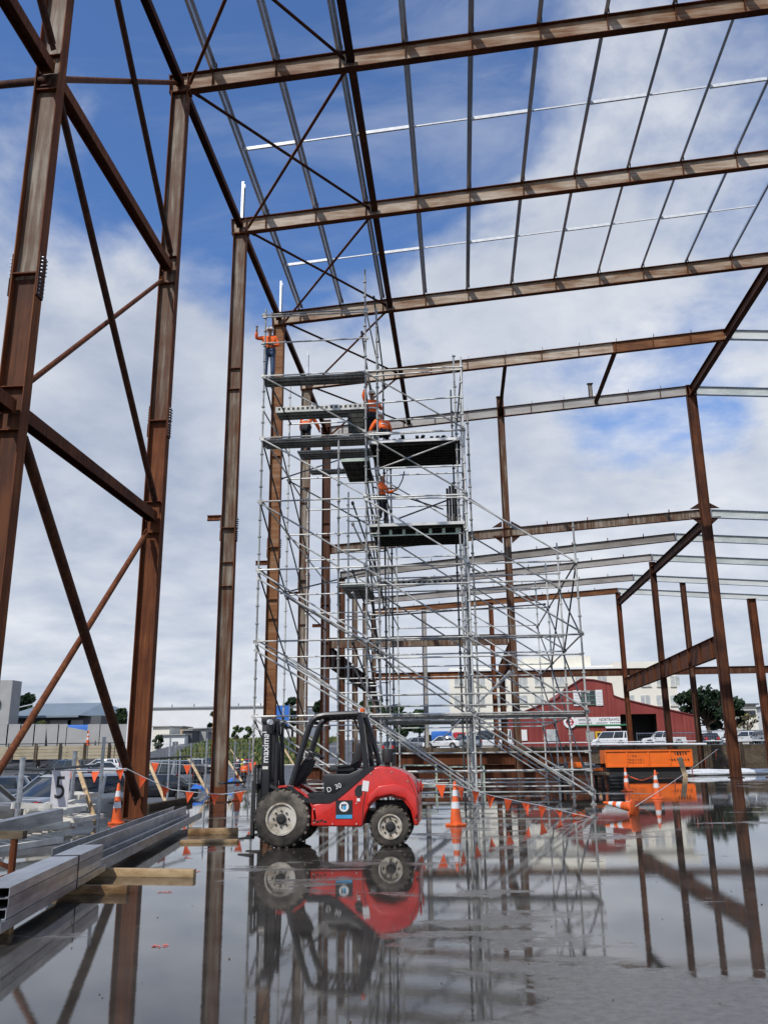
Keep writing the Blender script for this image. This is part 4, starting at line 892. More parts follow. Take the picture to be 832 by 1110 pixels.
bunting('c', 'cord with orange flags rising from the fallen cone to the timber stake', [at(688, 874, Z=.3), at(777, 812, Y=40)], .01, 4.2, .34, 6.5)
bunting('d', 'slack red tape looped between the two upright cones by the skip', [at(679, 840, Y=36), at(695, 846, Y=34), at(712, 838, Y=31)], .05, 30, .2, 90, tape=True)
bunting('e', 'string of orange flags along the far side of the lot fence', [at(160, 826, Y=33), at(200, 829, Y=33), at(240, 829, Y=33), at(275, 826, Y=33)], .03, 1.25, .3, .3)
# ------------------------------------------------------------------ galvanised channel stacks on dunnage at the left
def along(p0, p1): a = Vector(p0); b = Vector(p1); return a, b
dirv = Vector((-.19, 1, 0)).normalized(); sd = Vector((dirv.y, -dirv.x, 0))
S0 = Vector((-3.35-.13, 5.6, 0)); 
def chan(mb, a, b, w, d, t=.006, up=1, lip=True):
    """channel w wide, d deep, web flat; up=1 opens upwards"""
    u = Vector((0, 0, 1))
    mb.bar(a, b, w, t, u, 0); 
    for s in (-1, 1):
        mb.bar(a+sd*s*(w/2-t/2)+u*up*d/2, b+sd*s*(w/2-t/2)+u*up*d/2, t, d-t, u, 0)
        if lip: mb.bar(a+sd*s*(w/2-.02)+u*up*d, b+sd*s*(w/2-.02)+u*up*d, .028, t, u, 0)
base = S0+dirv*0; Pn = at(20, 985, Z=.2)
A0 = Vector((at(20, 1003, Z=.09).x-.16, at(20, 1003, Z=.09).y, 0)); A1 = Vector((at(110, 948, Z=.09).x-.16, at(110, 948, Z=.09).y, 0)); dirv = (A1-A0).normalized(); sd = Vector((dirv.y, -dirv.x, 0))
for i, w_ in enumerate(('bottom', 'second', 'third', 'top')):
    mb = MB(); a = A0-dirv*(.35 if i else .5)+Vector((0, 0, .10+i*.087)); b = A1+dirv*(.0 if i else .25)+Vector((0, 0, .10+i*.087)); off = sd*(.0 if i != 1 else -.012)
    chan(mb, a+off+Vector((0, 0, .081)), b+off+Vector((0, 0, .081)), .30, .078, up=-1)
    tag(mb.build('steel_channel', M['galv'], loc=A0+Vector((0, 0, .1+i*.087))), '%s galvanised channel of the near left stack, seen end on' % w_, 'steel channel', 'galvanised channels stacked on timbers')
mb = MB(); c_ = A0+(A1-A0)*.62
for (da, za, w_, h_) in ((.153, .30, .006, .40), (-.153, .30, .006, .40)): mb.bar(c_+sd*da+Vector((0, 0, .095)), c_+sd*da+Vector((0, 0, .448)), .035, .004, sd)
mb.bar(c_-sd*.155+Vector((0, 0, .450)), c_+sd*.155+Vector((0, 0, .450)), .035, .004); tag(mb.build('strap', M['blackmatte'], loc=c_), 'dark strap round the near stack of galvanised channels', 'strap')
B1 = Vector((at(214, 887, Z=.1).x, at(214, 887, Z=.1).y, 0))
for i, (o_, z_, w_) in enumerate(((-.04, .11, 'right, lower'), (-.36, .13, 'left, upturned'), (-.2, .2, 'middle, lying on the other two'))):
    mb = MB(); a = A1+dirv*.12+sd*o_+Vector((0, 0, z_)); b = B1-dirv*(.5*i)+sd*o_+Vector((0, 0, z_)); chan(mb, a, b, .30 if i < 2 else .2, (.13, .27, .05)[i])
    tag(mb.build('steel_channel', M['galv'], loc=a), 'long galvanised channel trough beyond the near stack, %s' % w_, 'steel channel', 'galvanised channels stacked on timbers')
def timber(lab, p0, p1, w, h, z, mat='timwet'):
    a = Vector((p0.x, p0.y, z+h/2)); b = Vector((p1.x, p1.y, z+h/2)); mb = MB(); mb.bar(a, b, w, h)
    return tag(mb.build('timber_block', M[mat], loc=Vector((a.x, a.y, z)), bevel=.004), lab, 'timber', 'timber packers on the floor')
timber('long timber packer sticking out from under the channels, onto the wet floor', at(100, 950, Z=0)+Vector((-.5, .1, 0)), at(211, 951, Z=0), .10, .10, 0)
timber('short timber packer under the far end of the near channel stack', at(85, 969, Z=0)+Vector((-.4, 0, 0)), at(139, 969, Z=0), .10, .095, 0)
timber('timber packer hidden under the near channel stack', at(-20, 1012, Z=0)+Vector((-.3, 0, 0)), at(12, 1012, Z=0), .10, .095, 0)
timber('upper timber packer lying across the foot of the mast-side column', at(204, 905, Z=0), at(258, 904, Z=0), .14, .12, 0)
timber('wet flat plank in front of the column foot left of the forklift', at(196, 914, Z=0), at(258, 913, Z=0), .22, .05, 0)
timber('dark long sole plate on the floor right of the braced column', at(158, 880, Z=0), at(206, 870, Z=0), .2, .2, 0, 'timdark')
# cream formwork brackets piled by the fence
for i in range(11):
    rnd = random.Random(50+i); px = 20+rnd.uniform(0, 72); p = at(px, 924-px*.28+rnd.uniform(-6, 5), Z=0); z = .02+.15*(i % 5)
    words = ['lowest', 'half buried', 'tilted', 'upper', 'topmost'][i % 5]; side = ['near end', 'middle', 'far end'][i//4 if i < 11 else 2]
    t = thing('formwork_bracket', 'cream steel formwork bracket, %s piece, %s of the pile by the channels' % (words, side), 'formwork', (p.x-.3, p.y+.4, z), rnd.uniform(-.5, .6), 'cream formwork pile')
    mb = MB(); w, l = .55, 1.5
    for s in (-1, 1): mb.box((s*w/2, 0, .05), (.06, l, .1))
    for y in (-.48, .48): mb.box((0, y*l, .05), (w, .06, .09))
    mb.build('rail', M['creamsteel'], t)
    mb = MB()
    for q in range(5): mb.box((0, -.55+q*.27, .06), (w, .1, .04))
    mb.build('rib', M['creamsteel'], t); t.rotation_euler[0] = rnd.uniform(-.05, .05); t.rotation_euler[1] = rnd.uniform(-.08, .08)
# edge rail: pipe posts, dark rail, pale rope, timber props, the number board
XE = -9.9
posts = [((24.5, 822), (16.5, 909), .055), ((79, 815), (75, 897), .05), ((108, 800), (105, 908), .035)]
for i, (a, b, r) in enumerate(posts):
    p = at(*b, Z=0); tp = at(*a, Y=p.y); mb = MB(); mb.tube(p, (p.x, p.y, tp.z), r, n=12); mb.box((p.x, p.y, .01), (.2, .2, .02)); mb.tube((p.x, p.y, tp.z), (p.x, p.y, tp.z+.02), r*1.15, n=12)
    tag(mb.build('pipe_post', M['galv'], loc=p, smooth=True), ['thick pipe post nearest the left edge, beside the grey sedan', 'pipe post just right of the number board', 'slim pipe post left of the cone'][i], 'post', 'pipe posts of the slab edge rail')
    if i == 0: P0 = tp
    if i == 1: P1 = tp
more = [(181, 800, 872), (205, 805, 866), (222, 800, 864), (193, 815, 868), (253, 803, 862)]
for i, (x, y0_, y1_) in enumerate(more):
    p = at(x, y1_, Z=0); tp = at(x, y0_, Y=p.y); mb = MB(); mb.tube(p, (p.x, p.y, tp.z), .035, n=8); mb.box((p.x, p.y, .01), (.15, .15, .02))
    tag(mb.build('pipe_post', M['galv'], loc=p), 'slim pipe post of the edge rail beyond the braced column, %s going away' % ordn[i], 'post', 'pipe posts of the slab edge rail')
def rail(lab, pts, r, mat, group='edge rails'):
    mb = MB(); mb.path([Vector(p) for p in pts], r, n=7); return tag(mb.build('rail_pipe', M[mat], loc=pts[0]), lab, 'rail', group)
rail('dark handrail pipe along the slab edge behind the number board', [at(-15, 833, Y=17), at(48, 834.5, Y=18), at(110, 829, Y=19.5)], .03, 'tubedark')
rail('pale rope rail strung past the number board to the braced column', [at(-15, 834.5, Y=18.4), at(60, 834.6, Y=18.4), at(137, 835, Y=20.9)], .018, 'plastic')
rail('dark handrail pipe beyond the braced column', [at(155, 823, Y=24), at(206, 820, Y=28)], .035, 'tubedark')
rail('low dark handrail left of the forklift mast', [at(237, 849, Y=26), at(266, 848, Y=26)], .035, 'tubedark')
for i, (a, b, lab) in enumerate([((82, 822), (104.5, 893), 'pale timber prop leaning between the pipe posts left of the cone'), ((162, 828), (180, 870), 'pale timber prop just right of the braced column'), ((205.5, 823), (227, 862), 'pale timber prop left of the mast-side column'),
                                ((245.6, 822), (264, 850), 'pale timber prop right of the mast-side column'), ((250, 812), (265, 836), 'short far timber prop left of the forklift mast'), ((307, 810), (331, 850), 'pale timber prop seen through the forklift cab, left'), ((333, 812), (351, 840), 'pale timber prop seen through the forklift cab, right')]):
    p = at(*b, Z=0.06); mb = MB(); tp = at(*a, Y=p.y+1.0); mb.bar(p, tp, .10, .05, YAX); tag(mb.build('timber_prop', M['tim'], loc=p), lab, 'timber prop', 'timber props of the edge rail')
p = at(66, 855, Y=17.5); sg = thing('number_board', 'grey board with a black number 5 hung on the edge rail', 'sign', (p.x, p.y, p.z), world=True)
a = at(57.5, 836, Y=17.5); b = at(73.5, 875, Y=17.5); mb = MB(); mb.box(((a.x+b.x)/2, p.y, (a.z+b.z)/2), (b.x-a.x, .015, a.z-b.z)); mb.build('board', plain('sign_grey', (.50, .49, .52), .6), sg)
lettering('numeral', '5', .62, M['blackmatte'], sg, ((a.x+b.x)/2, p.y-.012, (a.z+b.z)/2+.01), (1, 0, 0), (0, 0, 1), .003, sx=.82)
mb = MB(); mb.tube((a.x+.04, p.y, a.z), (a.x+.02, p.y, a.z+.06), .008); mb.tube((b.x-.04, p.y, a.z), (b.x-.02, p.y, a.z+.06), .008); mb.build('wire_tie', M['galv'], sg)
# trestle with one more channel near the left edge
q0 = at(-25, 903, Y=12.5); q1 = at(63, 883, Y=14.5); mb = MB()
u = Vector((0, 0, 1)); mb.bar(q0, q1, .18, .008, u, 0, (.09, 0)); mb.bar(q0, q1, .008, .19, u, 0, (0, .09)); mb.bar(q0, q1, .008, .19, u, 0, (0, -.09))
tag(mb.build('steel_channel', M['galv'], loc=q0), 'single galvanised channel lying level on the trestle at the left edge', 'steel channel', 'galvanised channels stacked on timbers')
p = at(12, 950, Z=0); tr = thing('trestle', 'low trestle of dark timber and a rusty pipe at the left edge', 'trestle', p, world=True)
mb = MB(); tp = at(14, 905, Y=p.y); mb.tube(p, (p.x, p.y, tp.z-.05), .05); mb.box((p.x, p.y, .01), (.2, .2, .02)); mb.tube((p.x-.9, p.y+.1, 0), (p.x-.9, p.y+.1, tp.z-.05), .05); mb.build('leg', M['rust'], tr, smooth=True)
mb = MB(); mb.bar((p.x-1.0, p.y+.05, tp.z-.0), (p.x+.14, p.y, tp.z), .12, .1); mb.build('bearer', M['timdark'], tr); mb = MB(); mb.bar((p.x-.9, p.y, tp.z-.1), (p.x, p.y, .1), .05, .05, YAX); mb.build('brace', M['rust'], tr)
# ------------------------------------------------------------------ middle distance: skip, steel pile, stillages, bundles
ys_ = 62
a = at(655, 812, Y=ys_); b = at(750, 831, Y=ys_); sk = thing('orange_skip', 'long bright orange steel skip behind the upright cones', 'skip', ((a.x+b.x)/2, ys_, 0), world=True)
zt, zb = at(700, 812.5, Y=ys_).z, at(700, 831.5, Y=ys_).z; mb = MB(); mb.box(((a.x+b.x)/2, ys_+1.2, (zt+zb)/2), (b.x-a.x, 2.4, zt-zb))
mb.box(((a.x+b.x)/2, ys_-.04, zt-.06), (b.x-a.x+.1, .08, .12)); mb.box(((a.x+b.x)/2, ys_-.03, zb+.06), (b.x-a.x, .06, .12))
for i in range(5): mb.box((a.x+(b.x-a.x)*i/4, ys_-.03, (zt+zb)/2), (.1, .06, zt-zb-.2))
mb.build('hull', M['skip'], sk)
mb = MB(); mb.box(((a.x+b.x)/2, ys_+1.2, zb/2), (b.x-a.x-.4, 2.0, zb)); mb.build('base_frame', M['blackmatte'], sk)
mb = MB()
for x_, y_, w_, h_ in ((688, 819, .7, .05), (690, 823, 1.3, .04), (690, 826, 1.3, .04), (738, 816, .9, .22), (737, 823, 1.5, .07)):
    c_ = at(x_, y_, Y=ys_-.07); 
    for k in range(int(w_/.18)): mb.box((c_.x-w_/2+k*.18, ys_-.066, c_.z), (.10 if k % 3 else .05, .012, h_*(1 if k % 4 else .6)))
tag(mb.build('stencil_marks', M['blackmatte'], sk), kind='stuff')
rail('long pale pipe resting along the top of the orange skip', [at(640, 807, Y=ys_-.3), at(765, 806.5, Y=ys_-.3)], .07, 'galvwhite')
for i, (x0_, x1_, zz, yy, d_) in enumerate(((418, 655, .45, 56, .85), (430, 640, 1.22, 56.5, .66), (320, 470, .4, 60, .75))):
    a = at(x0_, 830, Y=yy); b = at(x1_, 830, Y=yy)
    member('stacked_beam', ['lower brown girder lying behind the foot of the scaffold', 'upper brown girder lying on the one behind the scaffold', 'brown girder lying behind the forklift'][i], 'girder', (a.x, yy, zz), (b.x, yy, zz), d_, .4, ZAX, [M['rust'], M['rust']], 'girders lying on the slab', loc=(a.x, yy, 0))
def stillage(lab, x0_, x1_, yb, yt, Y):
    a = at(x0_, yb, Y=Y); b = at(x1_, yt, Y=Y); w = b.x-a.x; zt = at((x0_+x1_)/2, yt, Y=Y).z; t = thing('stillage', lab, 'stillage', (a.x, Y, 0), world=True, group='open cage stillages')
    for x in (a.x, b.x):
        for y in (Y, Y+1.1): mb = MB(); mb.box((x, y, zt/2), (.06, .06, zt)); mb.build('leg', M['green'], t)
    mb = MB()
    for z in (.15, zt-.03):
        for y in (Y, Y+1.1): mb.box(((a.x+b.x)/2, y, z), (w-.07, .05, .05))
        for x in (a.x, b.x): mb.box((x, Y+.55, z), (.05, 1.03, .05))
    mb.build('frame', M['green'], t); mb = MB()
    for i in range(9): mb.tube((a.x+.1, Y+.1+i*.11, .22+.06*(i % 3)), (b.x-.1, Y+.1+i*.11, .22+.06*(i % 3)), .03, n=6)
    mb.build('tube_load', M['tube'], t)
stillage('pale green cage stillage just right of the forklift', 437, 472, 850, 829, 41); stillage('pale green cage stillage behind the middle cone', 488, 524, 850, 830.5, 42)
p = at(745, 841, Z=0); w_ = thing('wrapped_bundle', 'white plastic-wrapped bundle on the floor by the tall right column', 'wrapped bundle', p, world=True)
q = at(835, 838, Y=p.y+3)
for i in range(3):
    mb = MB(); rnd = random.Random(i); pts = []
    for k in range(9): t = k/8; pts.append(Vector((p.x+(q.x-p.x)*t, p.y+.4*i+rnd.uniform(-.1, .1)+t*2, .14+.12*(i % 2)+rnd.uniform(-.03, .03))))
    mb.path(pts, [.06]+[.13+.04*math.sin(k*1.7+i) for k in range(7)]+[.07], n=9); mb.build('roll', M['plastic'], w_, smooth=True)
mb = MB(); b0 = at(742, 838, Y=58); b1 = at(736, 821, Y=58); mb.bar(Vector((b0.x, 58, 0)), Vector((b1.x, 58, b1.z)), .3, .1, YAX); tag(mb.build('timber_stake', M['tim'], loc=(b0.x, 58, 0)), 'pale leaning timber stake left of the white wrapped bundle', 'stake')
# dark heap of scaffold gear right of the scaffold foot
p = at(655, 850, Y=40); hp = thing('gear_rack', 'low dark rack loaded with scaffold fittings and tarpaulin left of the skip', 'rack', (p.x, 40, 0), world=True); rnd = random.Random(3)
x0_, x1_ = at(606, 840, Y=40).x, at(660, 840, Y=40).x
for x in (x0_+.3, x1_-.3):
    for y in (40, 42): mb = MB(); mb.box((x, y, .3), (.12, .12, .6)); mb.build('leg', M['blackmatte'], hp)
mb = MB(); mb.box(((x0_+x1_)/2, 41, .62), (x1_-x0_, 2.2, .1)); mb.build('bed', M['timdark'], hp)
mb = MB()
for i in range(26): x = rnd.uniform(x0_+.2, x1_-.3); mb.box((x, rnd.uniform(40, 42), .75+rnd.uniform(0, .3)), (rnd.uniform(.2, .9), rnd.uniform(.1, .5), rnd.uniform(.08, .25)), rz=rnd.uniform(-.4, .4), mi=rnd.choice((0, 0, 1, 2)))
tag(mb.build('loose_fittings', [M['tubedark'], M['tube'], M['skip']], hp), kind='stuff')
mb = MB()
for i in range(14): y = 40.1+i*.12; mb.tube((x0_-.6, y, .72+.05*(i % 3)), (x1_-.9+rnd.uniform(-.4, .4), y, .98+.05*(i % 3)), .035, n=6)
mb.build('tube_bundle', M['tube'], hp)
p = at(672, 862, Z=0)
for i in range(4):
    mb = MB(); mb.box((p.x+.9, p.y+6, .07+i*.14), (.75, .5, .125)); mb.box((p.x+.9, p.y+5.74, .07+i*.14), (.68, .03, .06)); tag(mb.build('black_crate', M['blackmatte'], loc=(p.x+.9, p.y+6, i*.14), bevel=.015), '%s black crate of the low stack behind the upright cone' % ['bottom', 'second', 'third', 'top'][i], 'crate', 'black crates in one stack')
# spray marks and small litter on the slab
mb = MB(); rnd = random.Random(8)
for (px, py, n, s) in ((180, 967, 7, .05), (172, 1026, 8, .06), (215, 945, 5, .05), (205, 930, 6, .06)):
    c_ = at(px, py, Z=0)
    for i in range(n): a = rnd.uniform(0, 3); mb.box((c_.x+rnd.uniform(-.06, .06), c_.y+rnd.uniform(-.08, .08), .004), (rnd.uniform(.02, .09), rnd.uniform(.01, .03), .002), rz=a)
tag(mb.build('spray_marks', plain('pink_paint', (.75, .2, .16), .5), loc=(0, 0, 0)), 'small pink sprayed survey marks on the wet concrete', 'paint mark', kind='stuff')
mb = MB()
for i in range(260):
    y = 4+28*rnd.random()**1.4; x = rnd.uniform(-.42, .42)*y-.1*y; s = rnd.uniform(.003, .008); mb.box((x, y, s/2), (s*rnd.uniform(1, 3), s, s), rz=rnd.uniform(0, 3))
tag(mb.build('grit', M['timdark']), 'scattered grit and chips lying in the shallow water', 'grit', kind='stuff')
# ------------------------------------------------------------------ vehicles
def wheel_parts(root, x, y, r, w):
    s = -1 if y < 0 else 1; mb = MB(); pr = [(r*.62, -w/2), (r*.93, -w/2), (r, -w*.32), (r, w*.32), (r*.93, w/2), (r*.62, w/2)]
    mb.lathe(pr+[pr[0]], 22, (x, y, r), 'Y', cap=False); t = mb.build('wheel', M['tyre'], root, smooth=True)
    mb = MB(); o = y+s*w/2; mb.lathe([(r*.64, -s*.02), (r*.62, s*.0), (r*.5, -s*.03), (.001, -s*.015)], 16, (x, o, r), 'Y')
    for k in range(5): a = 2*math.pi*k/5; mb.bar((x+.05*math.cos(a), o+s*.0, r+.05*math.sin(a)), (x+r*.58*math.cos(a), o+s*.005, r+r*.58*math.sin(a)), .06, .02, YAX)
    mb.build('rim', M['galv'], t)
def loft(mb, secs, mi=0):
    n = len(secs[0]); b = [p for s in secs for p in s]
    fs = [(i*n+k, i*n+(k+1) % n, (i+1)*n+(k+1) % n, (i+1)*n+k) for i in range(len(secs)-1) for k in range(n)]
    mb.add(b, fs+[tuple(range(n-1, -1, -1)), tuple(range((len(secs)-1)*n, len(secs)*n))], mi)
def car(label, cat, loc, rz, col, style='sedan', group='cars parked in the lots', L_=4.5, W=1.76, H=1.46, name='parked_car'):
    """forward is +x"""
    t = thing(name, label, cat, loc, R(rz), group); h2 = W/2; r = .32 if style in ('sedan', 'hatch') else .36
    f = L_/2; bz = .80 if style in ('sedan', 'hatch') else .95
    arch = lambda cx, rr: [(cx+rr*math.cos(R(a)), r+rr*math.sin(R(a))) for a in range(180, -1, -30)]
    fx, rx = f-.85, -f+.85; rr = r+.07
    if style == 'sedan': top = [(f, .45), (f-.05, .62), (f-.35, .74), (f-1.25, .88), (-f+.9, .93), (-f+.1, .90), (-f, .75), (-f, .40)]
    elif style == 'hatch': top = [(f, .45), (f-.05, .65), (f-.3, .78), (f-1.0, .93), (-f+.3, .98), (-f+.02, .92), (-f, .70), (-f, .40)]
    elif style == 'pickup': top = [(f, .5), (f-.04, .8), (f-.25, .98), (f-1.25, 1.05), (-f+.02, 1.05), (-f, .98), (-f, .55)]
    else: top = [(f, .45), (f-.05, .7), (f-.15, .92), (f-.75, 1.08), (-f+.03, 1.08), (-f, .9), (-f, .42)]
    bot = [(-f+.05, .24)]+arch(rx, rr)+arch(fx, rr)+[(f-.05, .24)]
    mb = MB(); outline = bot+[p for p in top]
    mb.prism(outline, -h2, h2); mb.build('body', M[col], t, bevel=.06 if style != 'van' else .05, seg=2)
    mb = MB(); mb.box((0, 0, .42), (L_-.3, W-.42, .3)); mb.build('underbody', M['blackmatte'], t)
    # glasshouse
    if style == 'sedan': bx = (f-1.2, -f+.55); tx = (f-1.95, -f+1.25)
    elif style == 'hatch': bx = (f-.95, -f+.08); tx = (f-1.75, -f+.45)
    elif style == 'pickup': bx = (f-1.15, -f+1.75); tx = (f-1.8, -f+1.95)
    else: bx = (f-.7, -f+.04); tx = (f-1.45, -f+.12)
    zb = bz+.05; w1 = h2-.06; w2 = h2-.2 if style != 'van' else h2-.12
    P_ = [(bx[1], -w1, zb), (bx[0], -w1, zb), (bx[0], w1, zb), (bx[1], w1, zb), (tx[1], -w2, H-.05), (tx[0], -w2, H-.05), (tx[0], w2, H-.05), (tx[1], w2, H-.05)]
    mb = MB(); mb.hexa(P_); mb.build('windows', M['glass'], t, bevel=.03)
    mb = MB(); mb.hexa([(tx[1]-.04, -w2-.02, H-.07), (tx[0]+.05, -w2-.02, H-.07), (tx[0]+.05, w2+.02, H-.07), (tx[1]-.04, w2+.02, H-.07), (tx[1]+.1, -w2+.1, H), (tx[0]-.1, -w2+.1, H), (tx[0]-.1, w2-.1, H), (tx[1]+.1, w2-.1, H)]); mb.build('roof', M[col], t, bevel=.02)
    for s in (-1, 1):
        ps = [((bx[0], w1), (tx[0], w2)), ((bx[1], w1), (tx[1], w2))]; mid = (bx[0]+bx[1])/2-.1; ps.append(((mid, w1), ((tx[0]+tx[1])/2-.1, w2)))
        for (xa, ya), (xb, yb) in ps: mb = MB(); mb.bar((xa, s*(ya+.0), zb-.02), (xb, s*(yb+.01), H-.05), .07, .05, (0, 1, 0)); mb.build('pillar', M[col], t)
        if style in ('hatch', 'van'): mb = MB(); mb.bar((bx[1]+.45, s*w1, zb), (tx[1]+.25, s*(w2+.01), H-.05), .16, .04, (0, 1, 0)); mb.build('pillar', M[col], t)
        mb = MB(); mb.box((bx[0]-.25, s*(h2+.07), zb+.07), (.12, .16, .12)); mb.build('wing_mirror', M[col], t, bevel=.02)
        mb = MB(); mb.box((f-.12, s*(h2-.28), .66), (.2, .4, .13)); mb.build('headlight', M['lamp'], t, bevel=.03)
        mb = MB(); mb.box((-f+.04, s*(h2-.2), .80 if style != 'van' else .95), (.1, .34 if style != 'van' else .16, .15 if style == 'sedan' else .34)); mb.build('tail_light', M['tail'], t, bevel=.02)
        for xd in (mid+.9, mid-.15): mb = MB(); mb.box((xd-.2, s*(h2+.008), zb-.16), (.18, .02, .03)); mb.build('door_handle', M['black'], t)
        for x in (fx, rx): wheel_parts(t, x, s*(h2-.12), r, .2)
    mb = MB(); mb.box((-f-.01, 0, .62), (.02, .42, .13)); mb.build('number_plate', M['white'], t)
    mb = MB(); mb.box((f-.0, 0, .52), (.05, W*.55, .16)); mb.build('grille', M['blackmatte'], t)
    if style == 'pickup':
        mb = MB(); mb.box((-f+.85, 0, 1.06), (1.5, W-.2, .03)); mb.build('tray_cover', M['blackmatte'], t)
    return t
def gz(p): return Vector((p.x, p.y, ground_z(p.x, p.y)))
def put(px, Y, X=None): 
    x = at(px, 820, Y=Y).x; return Vector((x, Y, ground_z(x, Y)))
car('grey sedan at the left edge, tail lamp towards the number board', 'car', put(12, 21.5)+Vector((-1.75, 0, 0)), 186, 'grey', 'sedan')
car('silver car facing the camera behind the number board', 'car', put(76, 25), 243, 'silver', 'hatch', L_=4.4, H=1.5)
car('dark sedan parked behind the grey one at the far left', 'car', put(28, 50), 200, 'dark', 'sedan')
car('dark car hidden behind the braced column, beyond the silver car', 'car', put(170, 46), 195, 'dark', 'sedan', H=1.4)
car('dark pickup with red tail lamps in the second row of the lot', 'pickup', put(78, 80), 165, 'bluegrey', 'pickup', H=1.78, L_=5.2)
car('white car between the pickup and the braced column', 'car', put(118, 84), 20, 'wht', 'sedan')
v = car('grey van with its rear door standing open, right of the braced column', 'van', put(182, 62)+Vector((-.3, 0, 0)), 150, 'silver', 'van', H=2.0, L_=4.7)
mb = MB(); mb.box((-2.36, -.75-.4, 1.05), (.06, .95, 1.4)); mb.build('rear_door', M['dark'], v, bevel=.03)
car('white hatchback with red tail lamps far down the lot', 'car', put(214, 92), 100, 'wht', 'hatch')
car('dark car beside the white hatchback far down the lot', 'car', put(231, 95), 95, 'dark', 'hatch')
car('red car beyond the forklift mast', 'car', put(266, 88), 100, 'crd', 'hatch')
car('small dark car with a pale bonnet at the far left edge', 'car', put(-6, 36)+Vector((-.5, 0, 0)), 200, 'bluegrey', 'hatch')
car('dark green car in the far row near the timber barrier', 'car', put(66, 95), 175, 'dark', 'hatch')
car('white car in the far row right of the pickup', 'car', put(112, 97), 180, 'wht', 'hatch')
car('white van parked by the shed sign', 'van', put(664, 112), 150, 'wht', 'van', H=1.9, L_=4.6)
car('white pickup in front of the shed doorway', 'pickup', put(720, 108), 175, 'wht', 'pickup', H=1.75, L_=5)
for i, (px, Y, rz, c, st, lab) in enumerate(((768, 108, 90, 'dark', 'hatch', 'dark car between the slim column and the tall right column'), (795, 104, 80, 'dark', 'sedan', 'black car directly right of the tall right column'), (808, 100, 170, 'wht', 'sedan', 'white car in the right lot below the pale house'), (830, 98, 95, 'silver', 'hatch', 'silver car at the right edge of the view'),
        (480, 104, 165, 'wht', 'sedan', 'white car seen low through the scaffold near the girder pile'), (505, 103, 120, 'silver', 'hatch', 'silver car behind the third scaffold upright'), (432, 104, 60, 'grey', 'hatch', 'grey car seen over the girder pile right of the forklift'), (455, 107, 20, 'silver', 'sedan', 'silver sedan left of the red and blue truck'))):
    car(lab, 'car', put(px, Y), rz, c, st)
car('white lorry behind the third scaffold upright', 'van', put(532, 112), 170, 'wht', 'van', H=2.3, L_=5.6)
# red and blue small truck
tp = put(484, 112); tk = thing('small_truck', 'small truck with red cab and blue load seen low through the scaffold', 'truck', tp, R(10))
mb = MB(); mb.box((1.6, 0, 1.2), (1.4, 1.9, 1.7)); mb.build('cab', M['crd'], tk, bevel=.12); mb = MB(); mb.box((2.29, 0, 1.6), (.05, 1.6, .6)); mb.box((1.7, 0, 1.6), (.8, 1.93, .55)); mb.build('windows', M['glass'], tk)
mb = MB(); mb.box((-.7, 0, .9), (3.2, 1.95, .15)); mb.build('tray', M['blackmatte'], tk); mb = MB(); mb.box((-.6, 0, 1.6), (2.4, 1.6, 1.2)); mb.build('load', M['blue'], tk, bevel=.1)
for s in (-1, 1):
    for x in (1.5, -1.4): wheel_parts(tk, x, s*.85, .38, .25)
# ------------------------------------------------------------------ trees and plants
def tree(label, base, h, w, leaf, n=2600, trunk=.3, crown_lo=.25, seed=1, blobs=9, name='tree', cat='tree', group='trees', size=.3, flat=False, rb=.75):
    rnd = random.Random(seed); t = thing(name, label, cat, base, 0, group)
    mb = MB(); cs = []
    top = Vector((rnd.uniform(-.05, .05)*w, 0, h*.7)); mb.path([(0, 0, -.2), (0.02*w, 0, h*.2), (-.02*w, 0.02*w, h*.45), top], [trunk, trunk*.8, trunk*.55, trunk*.25], n=7)
    for i in range(blobs):
        a = rnd.uniform(0, 6.28); q = rnd.uniform(.15, 1)**.6; zc = h*(crown_lo+.12+(.86-crown_lo-.12)*rnd.random()); sp = (1-((zc/h-crown_lo-.25)/.75)**2*.6) if not flat else 1
        c = Vector((math.cos(a)*q*w*.36*sp, math.sin(a)*q*w*.36*sp, zc)); cs.append((c, w*rnd.uniform(.12, .24)*rb))
        mb.path([(0, 0, h*.3+.2*zc*.5), c*.55+Vector((0, 0, zc*.25)), c], [trunk*.3, trunk*.2, trunk*.07], n=5)
    cs.append((Vector((0, 0, h*.85)), w*.16))
    mb.build('trunk', M['bark'], t)
    mb = MB()
    for i in range(n):
        c, r = rnd.choice(cs); d = Vector((rnd.gauss(0, 1), rnd.gauss(0, 1), rnd.gauss(0, .75))); d = d.normalized()*r*rnd.random()**.4; d.z *= .75
        p = c+d; s = size*rnd.uniform(.5, 1.25); ax = Vector((rnd.gauss(0, 1), rnd.gauss(0, 1), rnd.gauss(0, 1))).normalized(); b = ax.orthogonal().normalized()*s; e = ax.cross(b.normalized())*s*.6
        mb.add([p-b, p+e*.8, p+b, p-e*.8], [(0, 1, 2, 3)], 0 if rnd.random() < .6 else 1)
    mb.build('crown', [M[leaf[0]], M[leaf[1]]], t, clean=False)
    return t
def treeat(label, px, pyb, pyt, Y, wpx, leaf, **k):
    x = at(px, pyb, Y=Y).x; g_ = ground_z(x, Y); zt = at(px, pyt, Y=Y).z; wd = abs(at(px+wpx/2, pyt, Y=Y).x-at(px-wpx/2, pyt, Y=Y).x)
    return tree(label, (x, Y, g_), zt-g_, wd, leaf, **k)
PN = ('pine', 'leafd'); MD = ('leafd', 'leafm'); LT = ('leafm', 'leafl')
treeat('large dark pine with a spreading crown behind the tall right column', 768, 800, 741, 150, 78, PN, n=4200, trunk=.5, crown_lo=.3, seed=4, blobs=22, size=.5, rb=.55)
